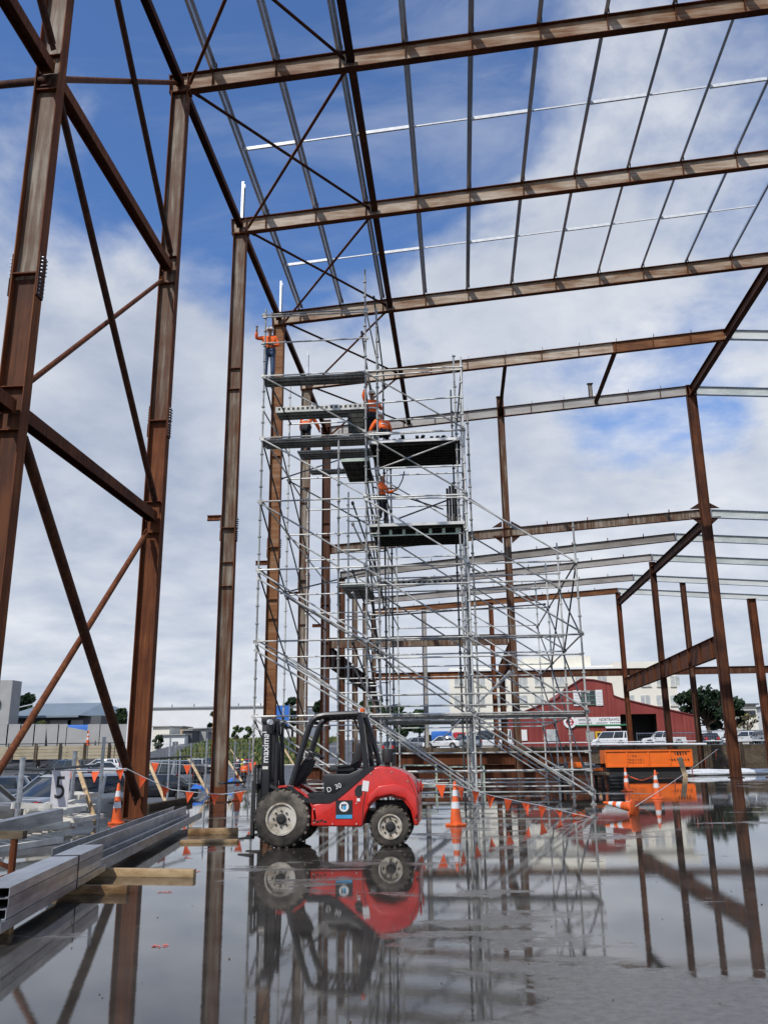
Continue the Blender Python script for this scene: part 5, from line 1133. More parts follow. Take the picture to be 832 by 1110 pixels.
treeat('second dark pine joined to the big one, right of the tall column', 795, 800, 752, 152, 62, PN, n=2600, trunk=.45, crown_lo=.25, seed=9, blobs=16, size=.5, rb=.55)
treeat('bare brown tree right of the tall column, in front of the pale house', 812, 805, 770, 120, 34, ('bark', 'leafy'), n=260, trunk=.16, crown_lo=.2, seed=5, blobs=14, size=.22)
treeat('dark tree above the grey roof at the far left', 27, 790, 747, 170, 46, PN, n=2200, seed=12, blobs=9, size=.6)
treeat('leafy tree between the grey roof and the braced column', 130, 800, 762, 135, 30, MD, n=2400, seed=13, blobs=9, crown_lo=.1, size=.4)
treeat('yellow-green shrub behind the pale fence panels', 45, 790, 776, 112, 26, ('leafm', 'leafy'), n=900, seed=14, blobs=6, crown_lo=.2, size=.3)
treeat('dark tree at the edge of the white warehouse, left of the mast-side column', 231, 800, 768, 160, 20, PN, n=1500, seed=15, crown_lo=.15, size=.4)
treeat('thin young tree in front of the white warehouse, right of the mast-side column', 256, 812, 785, 130, 15, LT, n=420, seed=16, trunk=.08, crown_lo=.2, size=.3)
treeat('thin young tree beside the forklift mast, before the white warehouse', 268, 812, 786, 131, 13, LT, n=380, seed=17, trunk=.08, crown_lo=.2, size=.3)
treeat('dark conifer behind the blue banner', 316, 812, 752, 170, 34, PN, n=1800, seed=18, crown_lo=.1, size=.5)
treeat('dark rounded tree right of the blue banner', 346, 812, 756, 172, 34, PN, n=1800, seed=19, crown_lo=.1, size=.5)
for i, (px, py, wd, lab) in enumerate(((405, 757, 46, 'left'), (430, 762, 44, 'middle'), (455, 766, 40, 'right'))):
    treeat('dark tree of the low row behind the forklift, %s' % lab, px, 805, py, 185, wd, MD, n=1900, seed=30+i, crown_lo=.05, size=.6, group='row of dark trees behind the forklift')
treeat('low bush by the pale sheds right of the braced column', 172, 812, 795, 135, 16, MD, n=500, seed=41, crown_lo=.05, size=.25, name='bush', cat='bush')
treeat('low bush at the corner of the red shed', 770, 812, 796, 112, 30, ('bark', 'leafd'), n=500, seed=42, crown_lo=.05, size=.25, name='bush', cat='bush')
xa, xb = at(160, 815, Y=112).x, at(330, 815, Y=112).x
gb = grid_sheet([xa+(xb-xa)*i/12 for i in range(13)], [112.5+i*3.2 for i in range(13)], lambda x, y: ground_z(x, y)+.03)
tag(gb.build('grass_bank', steel('bank_grass', [(.3, (.05, .075, .02)), (.5, (.11, .13, .035)), (.72, (.24, .21, .07))], scale=.8, rough=.9, stretch=(1, 1, 1)), smooth=True), kind='structure')
grass_patch('rough_grass', xa, xb, 113, 150, 6000, .6, [M['leafy'], M['leafl'], M['leafm']], 'rough yellow-green grass on the bank beyond the car lot')
# ------------------------------------------------------------------ buildings
def blk(mb, px0, px1, pt, pb, Y, dep, mi=0):
    a = at(px0, pt, Y=Y); b = at(px1, pb, Y=Y); a2 = at((px0+px1)/2, pt, Y=Y); g_ = -.5 if pb is None else b.z
    mb.box(((a.x+b.x)/2, Y+dep/2, (a2.z+g_)/2), (b.x-a.x, dep, a2.z-g_), mi); return a.x, b.x, a2.z, g_
def bld(name, label, px0, px1, pt, Y, dep, mat, group=None, cat='building'):
    t = thing(name, label, cat, (at((px0+px1)/2, 815, Y=Y).x, Y, 0), world=True, group=group); mb = MB(); a = blk(mb, px0, px1, pt, 824, Y, dep); mb.build('wall', mat, t); return t, a
# white warehouse
t, (x0, x1, zt, zb) = bld('white_warehouse', 'long low white warehouse behind the left columns', 150, 326, 767, 210, 40, M['lime'])
mb = MB(); mb.box(((x0+x1)/2, 209.8, zt+.15), (x1-x0+.6, .5, .3)); mb.build('roof_edge', M['panelgrey'], t)
mb = MB(); a = at(275, 764, Y=209); mb.box((a.x+8, 214, zt+.5), (16, 8, 1.0)); mb.build('upper_wall', M['lime'], t)
mb = MB(); q = x0+3
while q < x1: mb.tube((q, 210, zt+.3), (q, 210, zt+.9), .12, n=6); q += 5.5
tag(mb.build('roof_vent', M['darkwall'], t), kind='stuff')
# grey-roofed hall at the far left
Yh = 140; gh = thing('grey_roofed_hall', 'low hall with a blue-grey hipped roof and dark walls at the left', 'building', (at(60, 815, Y=Yh).x, Yh, 0), world=True)
e0, e1 = at(8, 785, Y=Yh), at(112, 776, Y=Yh); mb = MB(); mb.box(((e0.x+e1.x)/2, Yh+8, 4.1), (e1.x-e0.x-1.5, 14, 8.6)); mb.build('wall', M['darkwall'], gh)
ez = at(60, 776, Y=Yh).z; rz_ = at(60, 762.5, Y=Yh+8).z; mb = MB(); xs0, xs1 = e0.x, at(126, 776, Y=Yh).x; xp = at(112, 763, Y=Yh+8).x
mb.add([(xs0, Yh-1, ez), (at(88, 776, Y=Yh).x, Yh-1, ez), (xs1, Yh+8, ez-.3), (xs1, Yh+17, ez), (xs0, Yh+17, ez), (xs0+2, Yh+8, rz_), (xp, Yh+8, rz_), (xs0, Yh-1, ez-.3), (at(88, 776, Y=Yh).x, Yh-1, ez-.3)],
       [(0, 1, 6, 5), (1, 2, 6), (2, 3, 6), (3, 4, 5, 6), (4, 0, 5), (0, 7, 8, 1), (0, 4, 3, 2, 1)]); mb.build('roof', M['roof'], gh)
mb = MB(); q = at(20, 768, Y=Yh+3); mb.bar((q.x-2.5, Yh+1, ez+.75), (q.x+2, Yh+7, rz_+.2), .7, .1); mb.build('skylight', M['white'], gh)
for i, (px, w_) in enumerate(((26, 3.2), (66, 3.6), (82, 2.6))):
    c_ = at(px, 780, Y=Yh+.9); mb = MB(); mb.box((c_.x, Yh+.95, 4.4), (w_, .12, 6.6)); mb.build('door', [M['darkwall'], M['panelgrey'], M['panelgrey']][i], gh)
t, _ = bld('pale_tower_block', 'pale grey tall block cut by the left edge of the view', -60, 5, 738, 132, 3, M['panelgrey'])
mb = MB(); a = at(-28, 763, Y=131.9); mb.box((a.x, 131.8, a.z), (8.5, .5, .9)); mb.build('window_strip', M['glass'], t)
# precast panel fence and timber barrier
Yf_ = 108; n = 0
edges = [-12, 8, 22, 37, 49, 63, 72, 95, 108, 128, 141]
words = ['at the left edge', 'second from the left edge', 'left of the leaning brace', 'behind the leaning brace', 'tilted, right of the leaning brace', 'plain, next to the blue tarpaulin', 'cut low over a blue tarpaulin', 'by the small warning cone', 'left of the dark brace', 'beside the lamp post']
for i in range(len(edges)-1):
    mb = MB(); a = at(edges[i]+.5, 785+(3 if i == 6 else 0), Y=Yf_); b = at(edges[i+1]-.5, 808.5, Y=Yf_); sh = .5 if i in (4,) else 0
    mb.add([(a.x+sh, Yf_, b.z), (b.x, Yf_, b.z), (b.x, Yf_+.16, b.z), (a.x+sh, Yf_+.16, b.z), (a.x+sh*.2, Yf_, a.z), (b.x, Yf_, a.z-(.5 if i == 6 else 0)), (b.x, Yf_+.16, a.z-(.5 if i == 6 else 0)), (a.x+sh*.2, Yf_+.16, a.z)], [(3, 2, 1, 0), (4, 5, 6, 7), (0, 1, 5, 4), (1, 2, 6, 5), (2, 3, 7, 6), (3, 0, 4, 7)])
    tag(mb.build('precast_panel', M['panelgrey'], loc=(a.x, Yf_, b.z)), 'pale concrete panel of the far fence, '+words[i], 'concrete panel', 'concrete panels of the far fence')
mb = MB(); a = at(68, 786, Y=Yf_+2.5); b = at(97, 803, Y=Yf_+2.5); mb.box(((a.x+b.x)/2, Yf_+2.5, (a.z+b.z)/2), (b.x-a.x, .3, a.z-b.z)); tag(mb.build('tarpaulin', M['blue'], loc=(a.x, Yf_+2.5, b.z), bevel=.08), 'blue tarpaulin hanging behind the low-cut concrete panel', 'tarpaulin')
c = copy_tree(proto); p = at(95, 808, Y=Yf_-1); c.location = (p.x, p.y, p.z); c['label'] = 'small red and white cone in front of the far concrete panels'; c.scale = (1.9, 1.9, 1.9)
mb = MB(); a = at(-20, 808, Y=Yf_-2); b = at(150, 821, Y=Yf_-2)
zt_, zb_ = at(65, 808.5, Y=Yf_-2).z, at(65, 823, Y=Yf_-2).z
for i in range(4): z = zb_+(zt_-zb_)*(i+.5)/4; mb.box(((a.x+b.x)/2, Yf_-2, z), (b.x-a.x, .15, (zt_-zb_)/4-.04))
q = a.x+1
lw_ = thing('retaining_wall', 'low tan timber retaining wall below the far concrete panels', 'retaining wall', (a.x, Yf_-2, zb_), world=True); mb.build('boards', M['timtan'], lw_)
while q < b.x: mb = MB(); mb.box((q, Yf_-2.15, (zt_+zb_)/2+.1), (.3, .16, zt_-zb_+.4)); mb.build('post', M['timdark'], lw_); q += 3.1
# lamp post
p = put(137, 98); lp = thing('lamp_post', 'pale tall lamp post just left of the braced column', 'lamp post', p, world=True); tp = at(143.5, 690, Y=98)
mb = MB(); mb.tube(p, (p.x, 98, tp.z), .17, .09, n=10); mb.build('pole', M['plastic'], lp, smooth=True); mb = MB(); mb.path([(p.x, 98, tp.z-.1), (p.x+.3, 98, tp.z+.4), (p.x+1.4, 98, tp.z+.6)], .06); mb.build('arm', M['plastic'], lp); mb = MB(); mb.box((p.x+1.7, 98, tp.z+.6), (.8, .25, .14)); mb.build('lamp_head', M['panelgrey'], lp, bevel=.04)
# sheds and containers between the left columns
for i, (x0_, x1_, pt, Y, mt, lab) in enumerate(((166, 182, 788, 150, 'cream', 'cream small shed right of the braced column'), (176, 199, 797, 146, 'lime', 'white shed with a flat roof between the two left columns'), (199, 207, 792, 148, 'darkwall', 'narrow dark teal shed between the two left columns'), (206, 222, 790, 152, 'panelgrey', 'plain grey shed left of the mast-side column'), (222, 233, 794, 154, 'panelgrey', 'small grey shed touching the mast-side column'), (180, 196, 788, 165, 'tim', 'tan stacked cabin above the white shed'))):
    t, a = bld('site_shed', lab, x0_, x1_, pt, Y, 6, M[mt], 'sheds beyond the lot', 'shed'); mb = MB(); mb.box(((a[0]+a[1])/2, Y+2.9, a[2]+.08), (a[1]-a[0]+.4, 6.6, .16)); mb.build('roof', M['panelgrey'], t)
    mb = MB(); mb.box((a[0]+(a[1]-a[0])*.6, Y-.04, a[3]+2.0), (.9, .08, 2.0)); mb.build('door', M['darkwall'], t)
# blue banner
p = put(304, 120); bn = thing('banner', 'blue upright banner on a pole behind the forklift mast', 'banner', p, world=True); a = at(297, 765, Y=120); b = at(313, 787, Y=120)
mb = MB(); mb.box(((a.x+b.x)/2, 120, (a.z+b.z)/2), (b.x-a.x, .06, a.z-b.z)); mb.build('cloth', M['blue'], bn); mb = MB(); mb.tube((a.x-.05, 120, p.z), (a.x-.05, 120, a.z+.2), .06); mb.tube((b.x+.05, 120, p.z), (b.x+.05, 120, a.z+.2), .06); mb.build('pole', M['galv'], bn)
# cream office block behind everything
Yo = 215; of = thing('cream_office_block', 'large cream office block with rows of plain windows behind the red shed', 'building', (at(610, 815, Y=Yo).x, Yo, 0), world=True)
mb = MB(); a1 = blk(mb, 486, 742, 722, 830, Yo, 40); mb.build('wall', M['cream'], of)
mb = MB(); blk(mb, 566, 640, 712, 722, Yo+2, 20); mb.build('upper_storey', M['cream'], of)
mb = MB(); blk(mb, 664, 738, 717, 724, Yo-.8, 30); mb.build('parapet', M['cream'], of)
mb = MB(); a = at(486, 722, Y=Yo); b = at(742, 722, Y=Yo); zc = at(610, 725, Y=Yo).z; mb.box(((a.x+b.x)/2, Yo-.35, zc), (b.x-a.x+.6, .7, .5)); mb.build('cornice', M['lime'], of)
for ry, row in enumerate((738, 759, 781)):
    for px in (497, 520, 543, 566, 584, 606, 628, 652, 682, 699, 716, 731):
        c_ = at(px, row, Y=Yo); mb = MB(); mb.box((c_.x, Yo-.05, c_.z), (2.1, .12, 2.3)); w_ = mb.build('window', M['windowglass'], of); w_['_w'] = of['_w']
        mb = MB(); mb.box((c_.x, Yo-.2, c_.z-1.3), (2.5, .3, .18)); mb.box((c_.x, Yo-.14, c_.z), (.12, .08, 2.3)); mb.build('frame', M['cream'], w_)
# red gabled shed
Yr = 124; X_ = lambda px: at(px, 800, Y=Yr).x; Z_ = lambda py, px=640: at(px, py, Y=Yr).z
rd = thing('red_shed', 'red clad shed with a stepped gable, a shuttered window and a dark doorway', 'building', (X_(650), Yr, 2.1), world=True)
g0 = 1.9; ol = [(552, 826), (552, 778), (606, 757), (615, 747), (622, 743), (634, 736), (648, 737), (667, 741), (668, 754), (676, 757), (700, 763), (757, 776), (757, 826)]
pts = [(X_(a), max(g0, Z_(b, a))) for a, b in ol]
pts[0] = (X_(552), g0); pts[-1] = (X_(757), g0)
dx0, dx1, dz = X_(674), X_(713), Z_(774, 690)
# front wall in three pieces round the doorway
mb = MB()
left = [p for p in pts if p[0] <= dx0]; zl_ = lambda x: next(p[1]+(q[1]-p[1])*(x-p[0])/(q[0]-p[0]) for p, q in zip(pts[1:-1], pts[2:]) if p[0] <= x <= q[0])
mb.prism(left+[(dx0, zl_(dx0)), (dx0, g0)], Yr, Yr+.3)
mb.prism([(dx1, g0), (dx1, zl_(dx1))]+[p for p in pts if p[0] > dx1], Yr, Yr+.3)
md = [p for p in pts if dx0 < p[0] < dx1]; mb.prism([(dx0, dz), (dx0, zl_(dx0))]+md+[(dx1, zl_(dx1)), (dx1, dz)], Yr, Yr+.3)
mb.box((pts[0][0]+.15, Yr+10, (g0+Z_(780))/2), (.3, 19, Z_(780)-g0)); mb.box((pts[-1][0]-.15, Yr+10, (g0+Z_(778))/2), (.3, 19, Z_(778)-g0)); mb.build('wall', M['redwall'], rd)
mb = MB(); tops_ = pts[1:-1]
for (xa, za), (xb, zb2) in zip(tops_, tops_[1:]):
    if xb-xa > .05: mb.hexa([(xa, Yr+.3, za-.2), (xb, Yr+.3, zb2-.2), (xb, Yr+20, zb2-.2), (xa, Yr+20, za-.2), (xa, Yr+.3, za-.02), (xb, Yr+.3, zb2-.02), (xb, Yr+20, zb2-.02), (xa, Yr+20, za-.02)])
mb.build('roof', M['redwall'], rd)
mb = MB(); q = pts[0][0]+.4
while q < pts[-1][0]-.3:
    if not (dx0-.2 < q < dx1+.2) and not (X_(623) < q < X_(657)): mb.box((q, Yr-.02, (g0+zl_(q)-.15)/2+.0), (.08, .05, zl_(q)-.15-g0))
    q += .55
tag(mb.build('cladding_ribs', M['redwall'], rd), kind='stuff')
mb = MB()
for (xa, za), (xb, zb2) in zip(tops_, tops_[1:]):
    if xb-xa > .05: mb.bar((xa, Yr-.08, za+.02), (xb, Yr-.08, zb2+.02), .18, .16)
mb.build('barge_flashing', plain('dark_red_flashing', (.16, .022, .02), .5), rd)
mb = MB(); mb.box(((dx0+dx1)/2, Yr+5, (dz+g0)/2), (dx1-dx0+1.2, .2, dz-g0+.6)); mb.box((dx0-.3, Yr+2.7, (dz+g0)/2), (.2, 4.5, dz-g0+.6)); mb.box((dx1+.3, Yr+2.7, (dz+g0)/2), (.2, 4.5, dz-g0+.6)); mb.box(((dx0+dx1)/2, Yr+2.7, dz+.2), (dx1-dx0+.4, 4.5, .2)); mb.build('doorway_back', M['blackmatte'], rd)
wx0, wx1, wz0, wz1 = X_(634), X_(648), Z_(764), Z_(749); mb = MB(); mb.box(((wx0+wx1)/2, Yr-.04, (wz0+wz1)/2), (wx1-wx0, .1, wz1-wz0)); w_ = mb.build('window', M['glass'], rd); w_['_w'] = rd['_w']
mb = MB(); zc = (wz0+wz1)/2
for xx in (wx0, (wx0+wx1)/2, wx1): mb.box((xx, Yr-.12, zc), (.12, .08, wz1-wz0))
for q in (0, .33, .66, 1): mb.box(((wx0+wx1)/2, Yr-.14, wz0+(wz1-wz0)*q), (wx1-wx0, .06, .1))
mb.build('frame', plain('green_frame', (.10, .2, .15), .5), w_)
for a_, b_ in ((624, 632.5), (648.5, 656)):
    mb = MB(); mb.box(((X_(a_)+X_(b_))/2, Yr-.1, zc), (X_(b_)-X_(a_), .1, wz1-wz0+.25))
    for k in range(9): mb.box(((X_(a_)+X_(b_))/2, Yr-.17, wz0+(wz1-wz0)*(k+.5)/9), (X_(b_)-X_(a_)-.2, .05, .09))
    mb.build('shutter', M['white'], rd)
for a_, b_, c__, d__, mt in ((565, 571, 790, 802, 'white'), (592, 604, 790, 803, 'windowglass'), (635, 644, 793, 803, 'panelgrey'), (645, 653, 793, 802, 'ylw')):
    mb = MB(); x0_, x1_, z1_, z0_ = X_(a_), X_(b_), Z_(c__), Z_(d__); mb.box(((x0_+x1_)/2, Yr-.06, (z0_+z1_)/2), (x1_-x0_, .14, z1_-z0_)); mb.build('wall_panel', M[mt], rd)
mb = MB(); mb.box((X_(649), Yr-.14, Z_(797)), (.5, .04, .6)); mb.build('notice', M['blackmatte'], rd)
sx0, sx1, sz1, sz0 = X_(612), X_(673), Z_(777.5), Z_(785.5); sgn = thing('shop_sign', 'long white sign board with dark lettering and a green lower edge on the red shed', 'sign', ((sx0+sx1)/2, Yr-.2, sz0), world=True)
xa_ = X_(624); mb = MB(); mb.box(((xa_+sx1)/2, Yr-.2, (sz0+sz1)/2), (sx1-xa_, .12, sz1-sz0)); mb.build('board', M['white'], sgn)
mb = MB(); mb.box(((xa_+sx1)/2+.4, Yr-.2, sz0-.08), (sx1-xa_+1.2, .16, .16)); mb.build('lower_edge', plain('sign_green', (.05, .25, .12), .5), sgn)
cx_ = (sx0+X_(624))/2; mb = MB(); mb.lathe([(.86, 0), (.86, -.12), (.001, -.121)], 24, (cx_, Yr-.16, (sz0+sz1)/2-.1), 'Y'); mb.build('roundel', M['white'], sgn)
mb = MB(); mb.lathe([(.5, 0), (.5, -.03), (.34, -.03), (.34, 0)], 20, (cx_, Yr-.285, (sz0+sz1)/2-.1), 'Y', cap=False); mb.box((cx_, Yr-.30, (sz0+sz1)/2-.1), (1.1, .03, .16)); mb.build('red_emblem', M['crd'], sgn)
lettering('lettering', 'RIWINE JINEL', .5, M['navy'], sgn, (X_(634.5), Yr-.27, (sz0+sz1)/2+.12), (1, 0, 0), (0, 0, 1), .01, sx=.58); lettering('lettering', 'NORTRAWG', .55, M['navy'], sgn, (X_(661), Yr-.27, (sz0+sz1)/2+.12), (1, 0, 0), (0, 0, 1), .01, sx=.85)
mb = MB()
for i in range(28):
    if i not in (7, 8, 15, 22): mb.box((xa_+.6+i*.26, Yr-.27, sz0+.2), (.17, .02, .12))
tag(mb.build('small_print', M['navy'], sgn), kind='stuff')
mb = MB(); aw = X_(664); mb.hexa([(aw-1.0, Yr-1.0, Z_(790)), (aw+1.0, Yr-1.0, Z_(790)), (aw+1.0, Yr-.02, Z_(788)), (aw-1.0, Yr-.02, Z_(788)), (aw-1.0, Yr-1.0, Z_(790)+.08), (aw+1.0, Yr-1.0, Z_(790)+.08), (aw+1.0, Yr-.02, Z_(788)+.08), (aw-1.0, Yr-.02, Z_(788)+.08)]); mb.build('awning', M['white'], rd)
# pale houses far right, hill
for px0, px1, pt, Y, lab in ((805, 826, 764, 170, 'pale pink house behind the bare tree at the right'), (824, 850, 767, 178, 'white house with dark eaves at the right edge')):
    t, a = bld('pale_house', lab, px0, px1, pt, Y, 10, M['cream'] if px0 < 820 else M['lime'], 'pale houses at the right'); mb = MB(); mb.box(((a[0]+a[1])/2, Y+4.8, a[2]+.12), (a[1]-a[0]+.8, 11, .24)); mb.build('roof', M['darkwall'], t)
    for q in (.3, .7): mb = MB(); mb.box((a[0]+(a[1]-a[0])*q, Y-.05, a[2]-1.6), (.9, .12, 1.2)); mb.build('window', M['glass'], t)
mb = MB(); hx = [(-900+i*90) for i in range(24)]
mb.add([(x, 1200, -5) for x in hx]+[(x, 1300, 8+30*math.exp(-((x-560)/260)**2)+6*math.sin(x*.013)) for x in hx]+[(x, 1500, -5) for x in hx], [(i, i+1, 25+i, 24+i) for i in range(23)]+[(24+i, 25+i, 49+i, 48+i) for i in range(23)])
tag(mb.build('hills', plain('far_hill', (.10, .13, .14), .9), smooth=True), kind='structure')
# boundary: retaining wall, guard rails and mesh fence at the right
mb = MB(); rw = thing('retaining_wall', 'low brown board wall along the back of the site', 'retaining wall', (-4, 82.3, 0), world=True)
for i in range(5): mb.box((28, 82.6, .2+i*.42), (70, .12, .40))
mb.build('boards', M['timdark'], rw)
for i in range(22): mb = MB(); mb.box((-6+i*3.1, 82.45, 1.1), (.2, .16, 2.3)); mb.build('post', M['timdark'], rw)
def zfence(name, lab, x0_, x1_, Y, ztop, step, rails, mat, mesh=True):
    t = thing(name, lab, 'fence', (x0_, Y, ground_z(x0_, Y)), world=True); x = x0_
    while x <= x1_+.01: g_ = ground_z(x, Y); mb = MB(); mb.tube((x, Y, g_), (x, Y, ztop+.1), .045, n=6); mb.build('post', M[mat], t); x += step
    for z in rails: mb = MB(); mb.tube((x0_, Y-.05, z), (x1_, Y-.05, z), .05, n=6); mb.build('rail', M[mat], t)
    if mesh:
        mb = MB(); g_ = ground_z(x0_, Y)+.1; x = x0_
        while x < x1_: mb.bar((x, Y-.08, g_), (x, Y-.08, ztop), .012, .012); x += .25
        z = g_
        while z < ztop: mb.bar((x0_, Y-.09, z), (x1_, Y-.09, z), .012, .012); z += .3
        tag(mb.build('mesh', M[mat], t), kind='stuff')
zt1 = at(700, 804, Y=86).z; zfence('guard_rail', 'white pipe guard rail along the back edge of the site', at(540, 804, Y=86).x, at(850, 804, Y=86).x, 86, zt1, 4.4, [zt1], 'galvwhite', False)
zt2 = at(800, 792, Y=96).z; zfence('mesh_fence', 'wire mesh fence in front of the right-hand car lot', at(757, 800, Y=96).x, at(850, 800, Y=96).x, 96, zt2, 3.4, [zt2], 'galv')
zt3 = at(700, 795, Y=90).z; zfence('mesh_fence', 'wire mesh fence in front of the shed doorway', at(690, 800, Y=90).x, at(752, 800, Y=90).x, 90, zt3, 3.0, [zt3], 'galv')
zt4 = at(200, 805, Y=60).z; zfence('mesh_fence', 'wire mesh fence across the lot between the left columns', at(150, 820, Y=60).x, at(275, 820, Y=60).x, 60, zt4, 2.6, [], 'galv')
zt5 = at(60, 806, Y=100).z; zfence('mesh_fence', 'thin fence with dark posts on the timber retaining wall at the left', at(-20, 820, Y=100).x, at(150, 820, Y=100).x, 100, zt5, 3.2, [zt5], 'tubedark', False)
# distant people in hi-vis beyond the mast
for i, (px, Y, top, lab) in enumerate(((258, 70, 'navy', 'dark-clothed person walking beyond the mast-side column'), (262.5, 72, 'hivisy', 'person in yellow top beyond the forklift mast'), (265, 64, 'hivis', 'person in orange top beyond the forklift mast'))):
    p = put(px, Y); person(lab, p, R(20+70*i), {'anL': (.12, -.15, .09), 'anR': (-.12, .18, .09)}, top=top, helmet='hivisy' if i == 1 else 'white', h=1.8)
# tethered barrier pieces and blue plastic bags by the rail
for i, (px, py, w_, lab) in enumerate(((215, 862, .9, 'flat blue plastic sheet on the slab edge left of the mast-side column'), (248, 853, 1.1, 'crumpled blue plastic sheet just left of the forklift mast'))):
    p = at(px, py, Z=0); mb = MB(); rnd = random.Random(70+i); q = []
    for j in range(5):
        for k in range(4): q.append((p.x+(j/4-.5)*w_, p.y+(k/3-.5)*1.0, .05+rnd.uniform(0, .28)*(0 < j < 4)*(0 < k < 3)+.22*(j in (1, 2, 3))))
    mb.add(q, [(j*4+k, (j+1)*4+k, (j+1)*4+k+1, j*4+k+1) for j in range(4) for k in range(3)]); tag(mb.build('plastic_sheet', M['blue'], loc=p), lab, 'plastic sheet')
# ------------------------------------------------------------------ daylight: Nishita sky with broken cloud, one sun
SUN_DIR = Vector((-.42, -.72, .86)).normalized()      # towards the sun: behind the camera, a little to its left
w = bpy.data.worlds.new('World'); sc.world = w; w.use_nodes = True
nt = w.node_tree; N = nt.nodes; Lk = nt.links; N.clear()
out = N.new('ShaderNodeOutputWorld'); bg = N.new('ShaderNodeBackground'); bg.inputs['Strength'].default_value = .10
sky = N.new('ShaderNodeTexSky'); sky.sky_type = 'NISHITA'; sky.sun_disc = False
sky.sun_elevation = math.asin(SUN_DIR.z); sky.sun_rotation = math.atan2(SUN_DIR.x, SUN_DIR.y) % (2*math.pi)
sky.air_density = 1.0; sky.dust_density = .4; sky.ozone_density = 2.0; sky.altitude = 50
tc = N.new('ShaderNodeTexCoord')
sx = N.new('ShaderNodeSeparateXYZ'); Lk.new(tc.outputs['Generated'], sx.inputs[0])
def wm(op, a, b_=None, c=None, clamp=False):
    x = N.new('ShaderNodeMath'); x.operation = op; x.use_clamp = clamp
    for i, v in enumerate((a, b_, c)):
        if v is None: continue
        if isinstance(v, (int, float)): x.inputs[i].default_value = v
        else: Lk.new(v, x.inputs[i])
    return x.outputs[0]
den = wm('ADD', wm('MAXIMUM', sx.outputs['Z'], 0), .22)
cx = N.new('ShaderNodeCombineXYZ'); Lk.new(wm('DIVIDE', sx.outputs['X'], den), cx.inputs[0]); Lk.new(wm('DIVIDE', sx.outputs['Y'], den), cx.inputs[1])
mp = N.new('ShaderNodeMapping'); mp.inputs['Location'].default_value = CLOUD_OFF; Lk.new(cx.outputs[0], mp.inputs[0])
def wn(scale, detail, rough, dist=0):
    n = N.new('ShaderNodeTexNoise'); n.inputs['Scale'].default_value = scale; n.inputs['Detail'].default_value = detail; n.inputs['Roughness'].default_value = rough; n.inputs['Distortion'].default_value = dist
    Lk.new(mp.outputs[0], n.inputs['Vector']); return n.outputs['Fac']
n1 = wn(1.5, 9, .52, .2); n2 = wn(4.2, 8, .58, .15); n3 = wn(1.0, 4, .5)
f = wm('MULTIPLY_ADD', n2, .32, wm('MULTIPLY', n1, .68))
def blob(direction, amount, inner, outer):
    """thicker or thinner cloud round one direction of the sky"""
    d = Vector(direction).normalized(); v = N.new('ShaderNodeVectorMath'); v.operation = 'DISTANCE'
    v.inputs[1].default_value = d; Lk.new(tc.outputs['Generated'], v.inputs[0])
    r = N.new('ShaderNodeMapRange'); r.interpolation_type = 'SMOOTHSTEP'; r.inputs[1].default_value = outer; r.inputs[2].default_value = inner
    Lk.new(v.outputs['Value'], r.inputs[0]); return wm('MULTIPLY', r.outputs[0], amount)
for px_, py_, am, r0, r1 in CLOUD_SEEN:      # where the sky of that day has its banks and openings, as compass directions
    f = wm('ADD', f, blob(at(px_, py_, Y=1000)-Vector((0, 0, EYE)), am, r0, r1))
low = N.new('ShaderNodeMapRange'); low.interpolation_type = 'SMOOTHSTEP'; low.inputs[1].default_value = .62; low.inputs[2].default_value = .10; Lk.new(sx.outputs['Z'], low.inputs[0])
f = wm('MULTIPLY_ADD', low.outputs[0], .17, f)
mk = N.new('ShaderNodeMapRange'); mk.interpolation_type = 'SMOOTHSTEP'; mk.inputs[1].default_value = .45; mk.inputs[2].default_value = .62; Lk.new(f, mk.inputs[0])
wv = N.new('ShaderNodeMapping'); wv.inputs['Scale'].default_value = (1.1, 2.4, 1); wv.inputs['Rotation'].default_value = (0, 0, .5); Lk.new(cx.outputs[0], wv.inputs[0])
wn_ = N.new('ShaderNodeTexNoise'); wn_.inputs['Scale'].default_value = 1.7; wn_.inputs['Detail'].default_value = 9; wn_.inputs['Roughness'].default_value = .6; wn_.inputs['Distortion'].default_value = .5; Lk.new(wv.outputs[0], wn_.inputs['Vector'])
wk = N.new('ShaderNodeMapRange'); wk.interpolation_type = 'SMOOTHSTEP'; wk.inputs[1].default_value = .44; wk.inputs[2].default_value = .74; wk.inputs[4].default_value = .38; Lk.new(wn_.outputs['Fac'], wk.inputs[0])
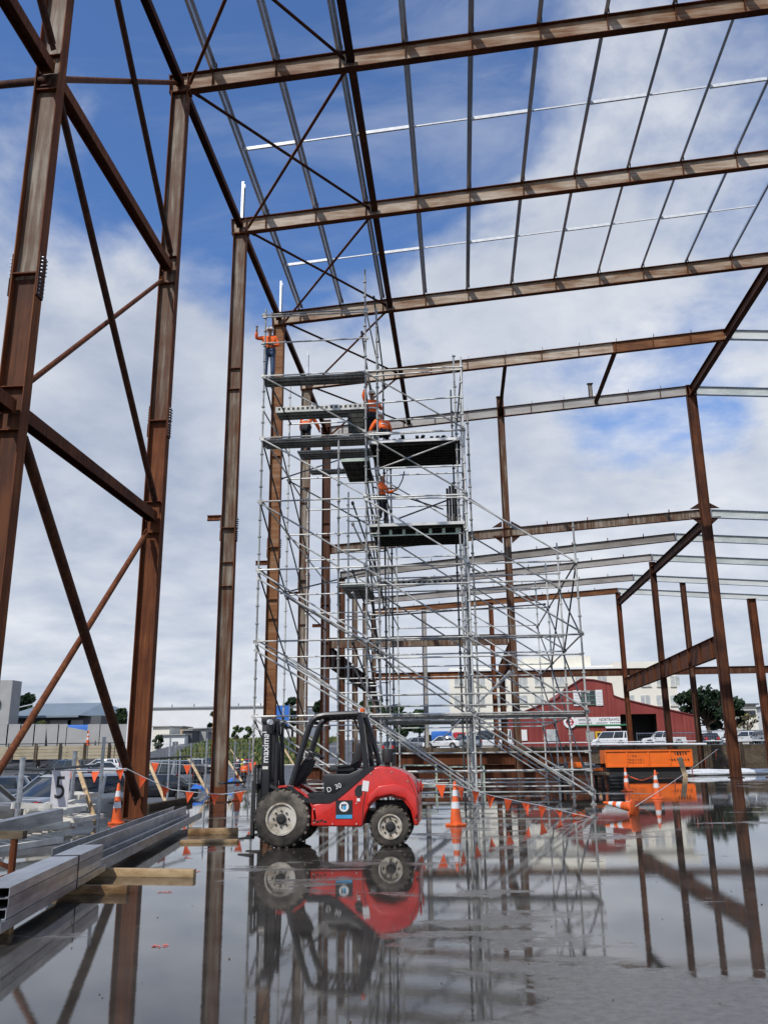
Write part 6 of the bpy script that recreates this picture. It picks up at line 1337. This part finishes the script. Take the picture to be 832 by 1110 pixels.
mask = wm('MULTIPLY', wm('MAXIMUM', mk.outputs[0], wk.outputs[0]), .95)
cr = N.new('ShaderNodeValToRGB'); e = cr.color_ramp.elements
e[0].position = .34; e[0].color = (*CLOUD_D, 1); e[1].position = .66; e[1].color = (*CLOUD_L, 1)
shade = wm('MULTIPLY_ADD', n2, .5, wm('MULTIPLY', n3, .5)); Lk.new(shade, cr.inputs[0])
sat = N.new('ShaderNodeMixRGB'); sat.blend_type = 'MULTIPLY'; sat.inputs[0].default_value = 1; sat.inputs[2].default_value = (*SKY_TINT, 1); Lk.new(sky.outputs[0], sat.inputs[1])
mx = N.new('ShaderNodeMixRGB'); Lk.new(mask, mx.inputs[0]); Lk.new(sat.outputs[0], mx.inputs[1]); Lk.new(cr.outputs[0], mx.inputs[2])
Lk.new(mx.outputs[0], bg.inputs['Color']); Lk.new(bg.outputs[0], out.inputs[0])
sl = bpy.data.lights.new('sun', 'SUN'); sl.energy = 3.3; sl.angle = R(.6); sl.color = (1, .955, .89)
so = bpy.data.objects.new('sun', sl); C.objects.link(so); so.rotation_euler = SUN_DIR.to_track_quat('Z', 'Y').to_euler(); so.location = (0, -20, 60)
# ------------------------------------------------------------------ camera
cd = bpy.data.cameras.new('camera'); cd.sensor_fit = 'VERTICAL'; cd.sensor_height = 24; cd.lens = 24*FPX/1110; cd.clip_start = .1; cd.clip_end = 4000
co = bpy.data.objects.new('camera', cd); C.objects.link(co)
Mx = Matrix((_R, _U, -_F)).transposed().to_4x4(); Mx.translation = (0, 0, EYE); co.matrix_world = Mx
sc.camera = co
sc.view_settings.view_transform = 'Standard'; sc.view_settings.look = 'None'; sc.view_settings.gamma = 1; sc.view_settings.exposure = EXPO; sc.view_settings.use_curve_mapping = False
sc.cycles.max_bounces = 6; sc.cycles.diffuse_bounces = 2; sc.cycles.glossy_bounces = 4; sc.cycles.caustics_reflective = False; sc.cycles.caustics_refractive = False; sc.cycles.use_denoising = True
for o in sc.objects:
    if '_w' in o: del o['_w']
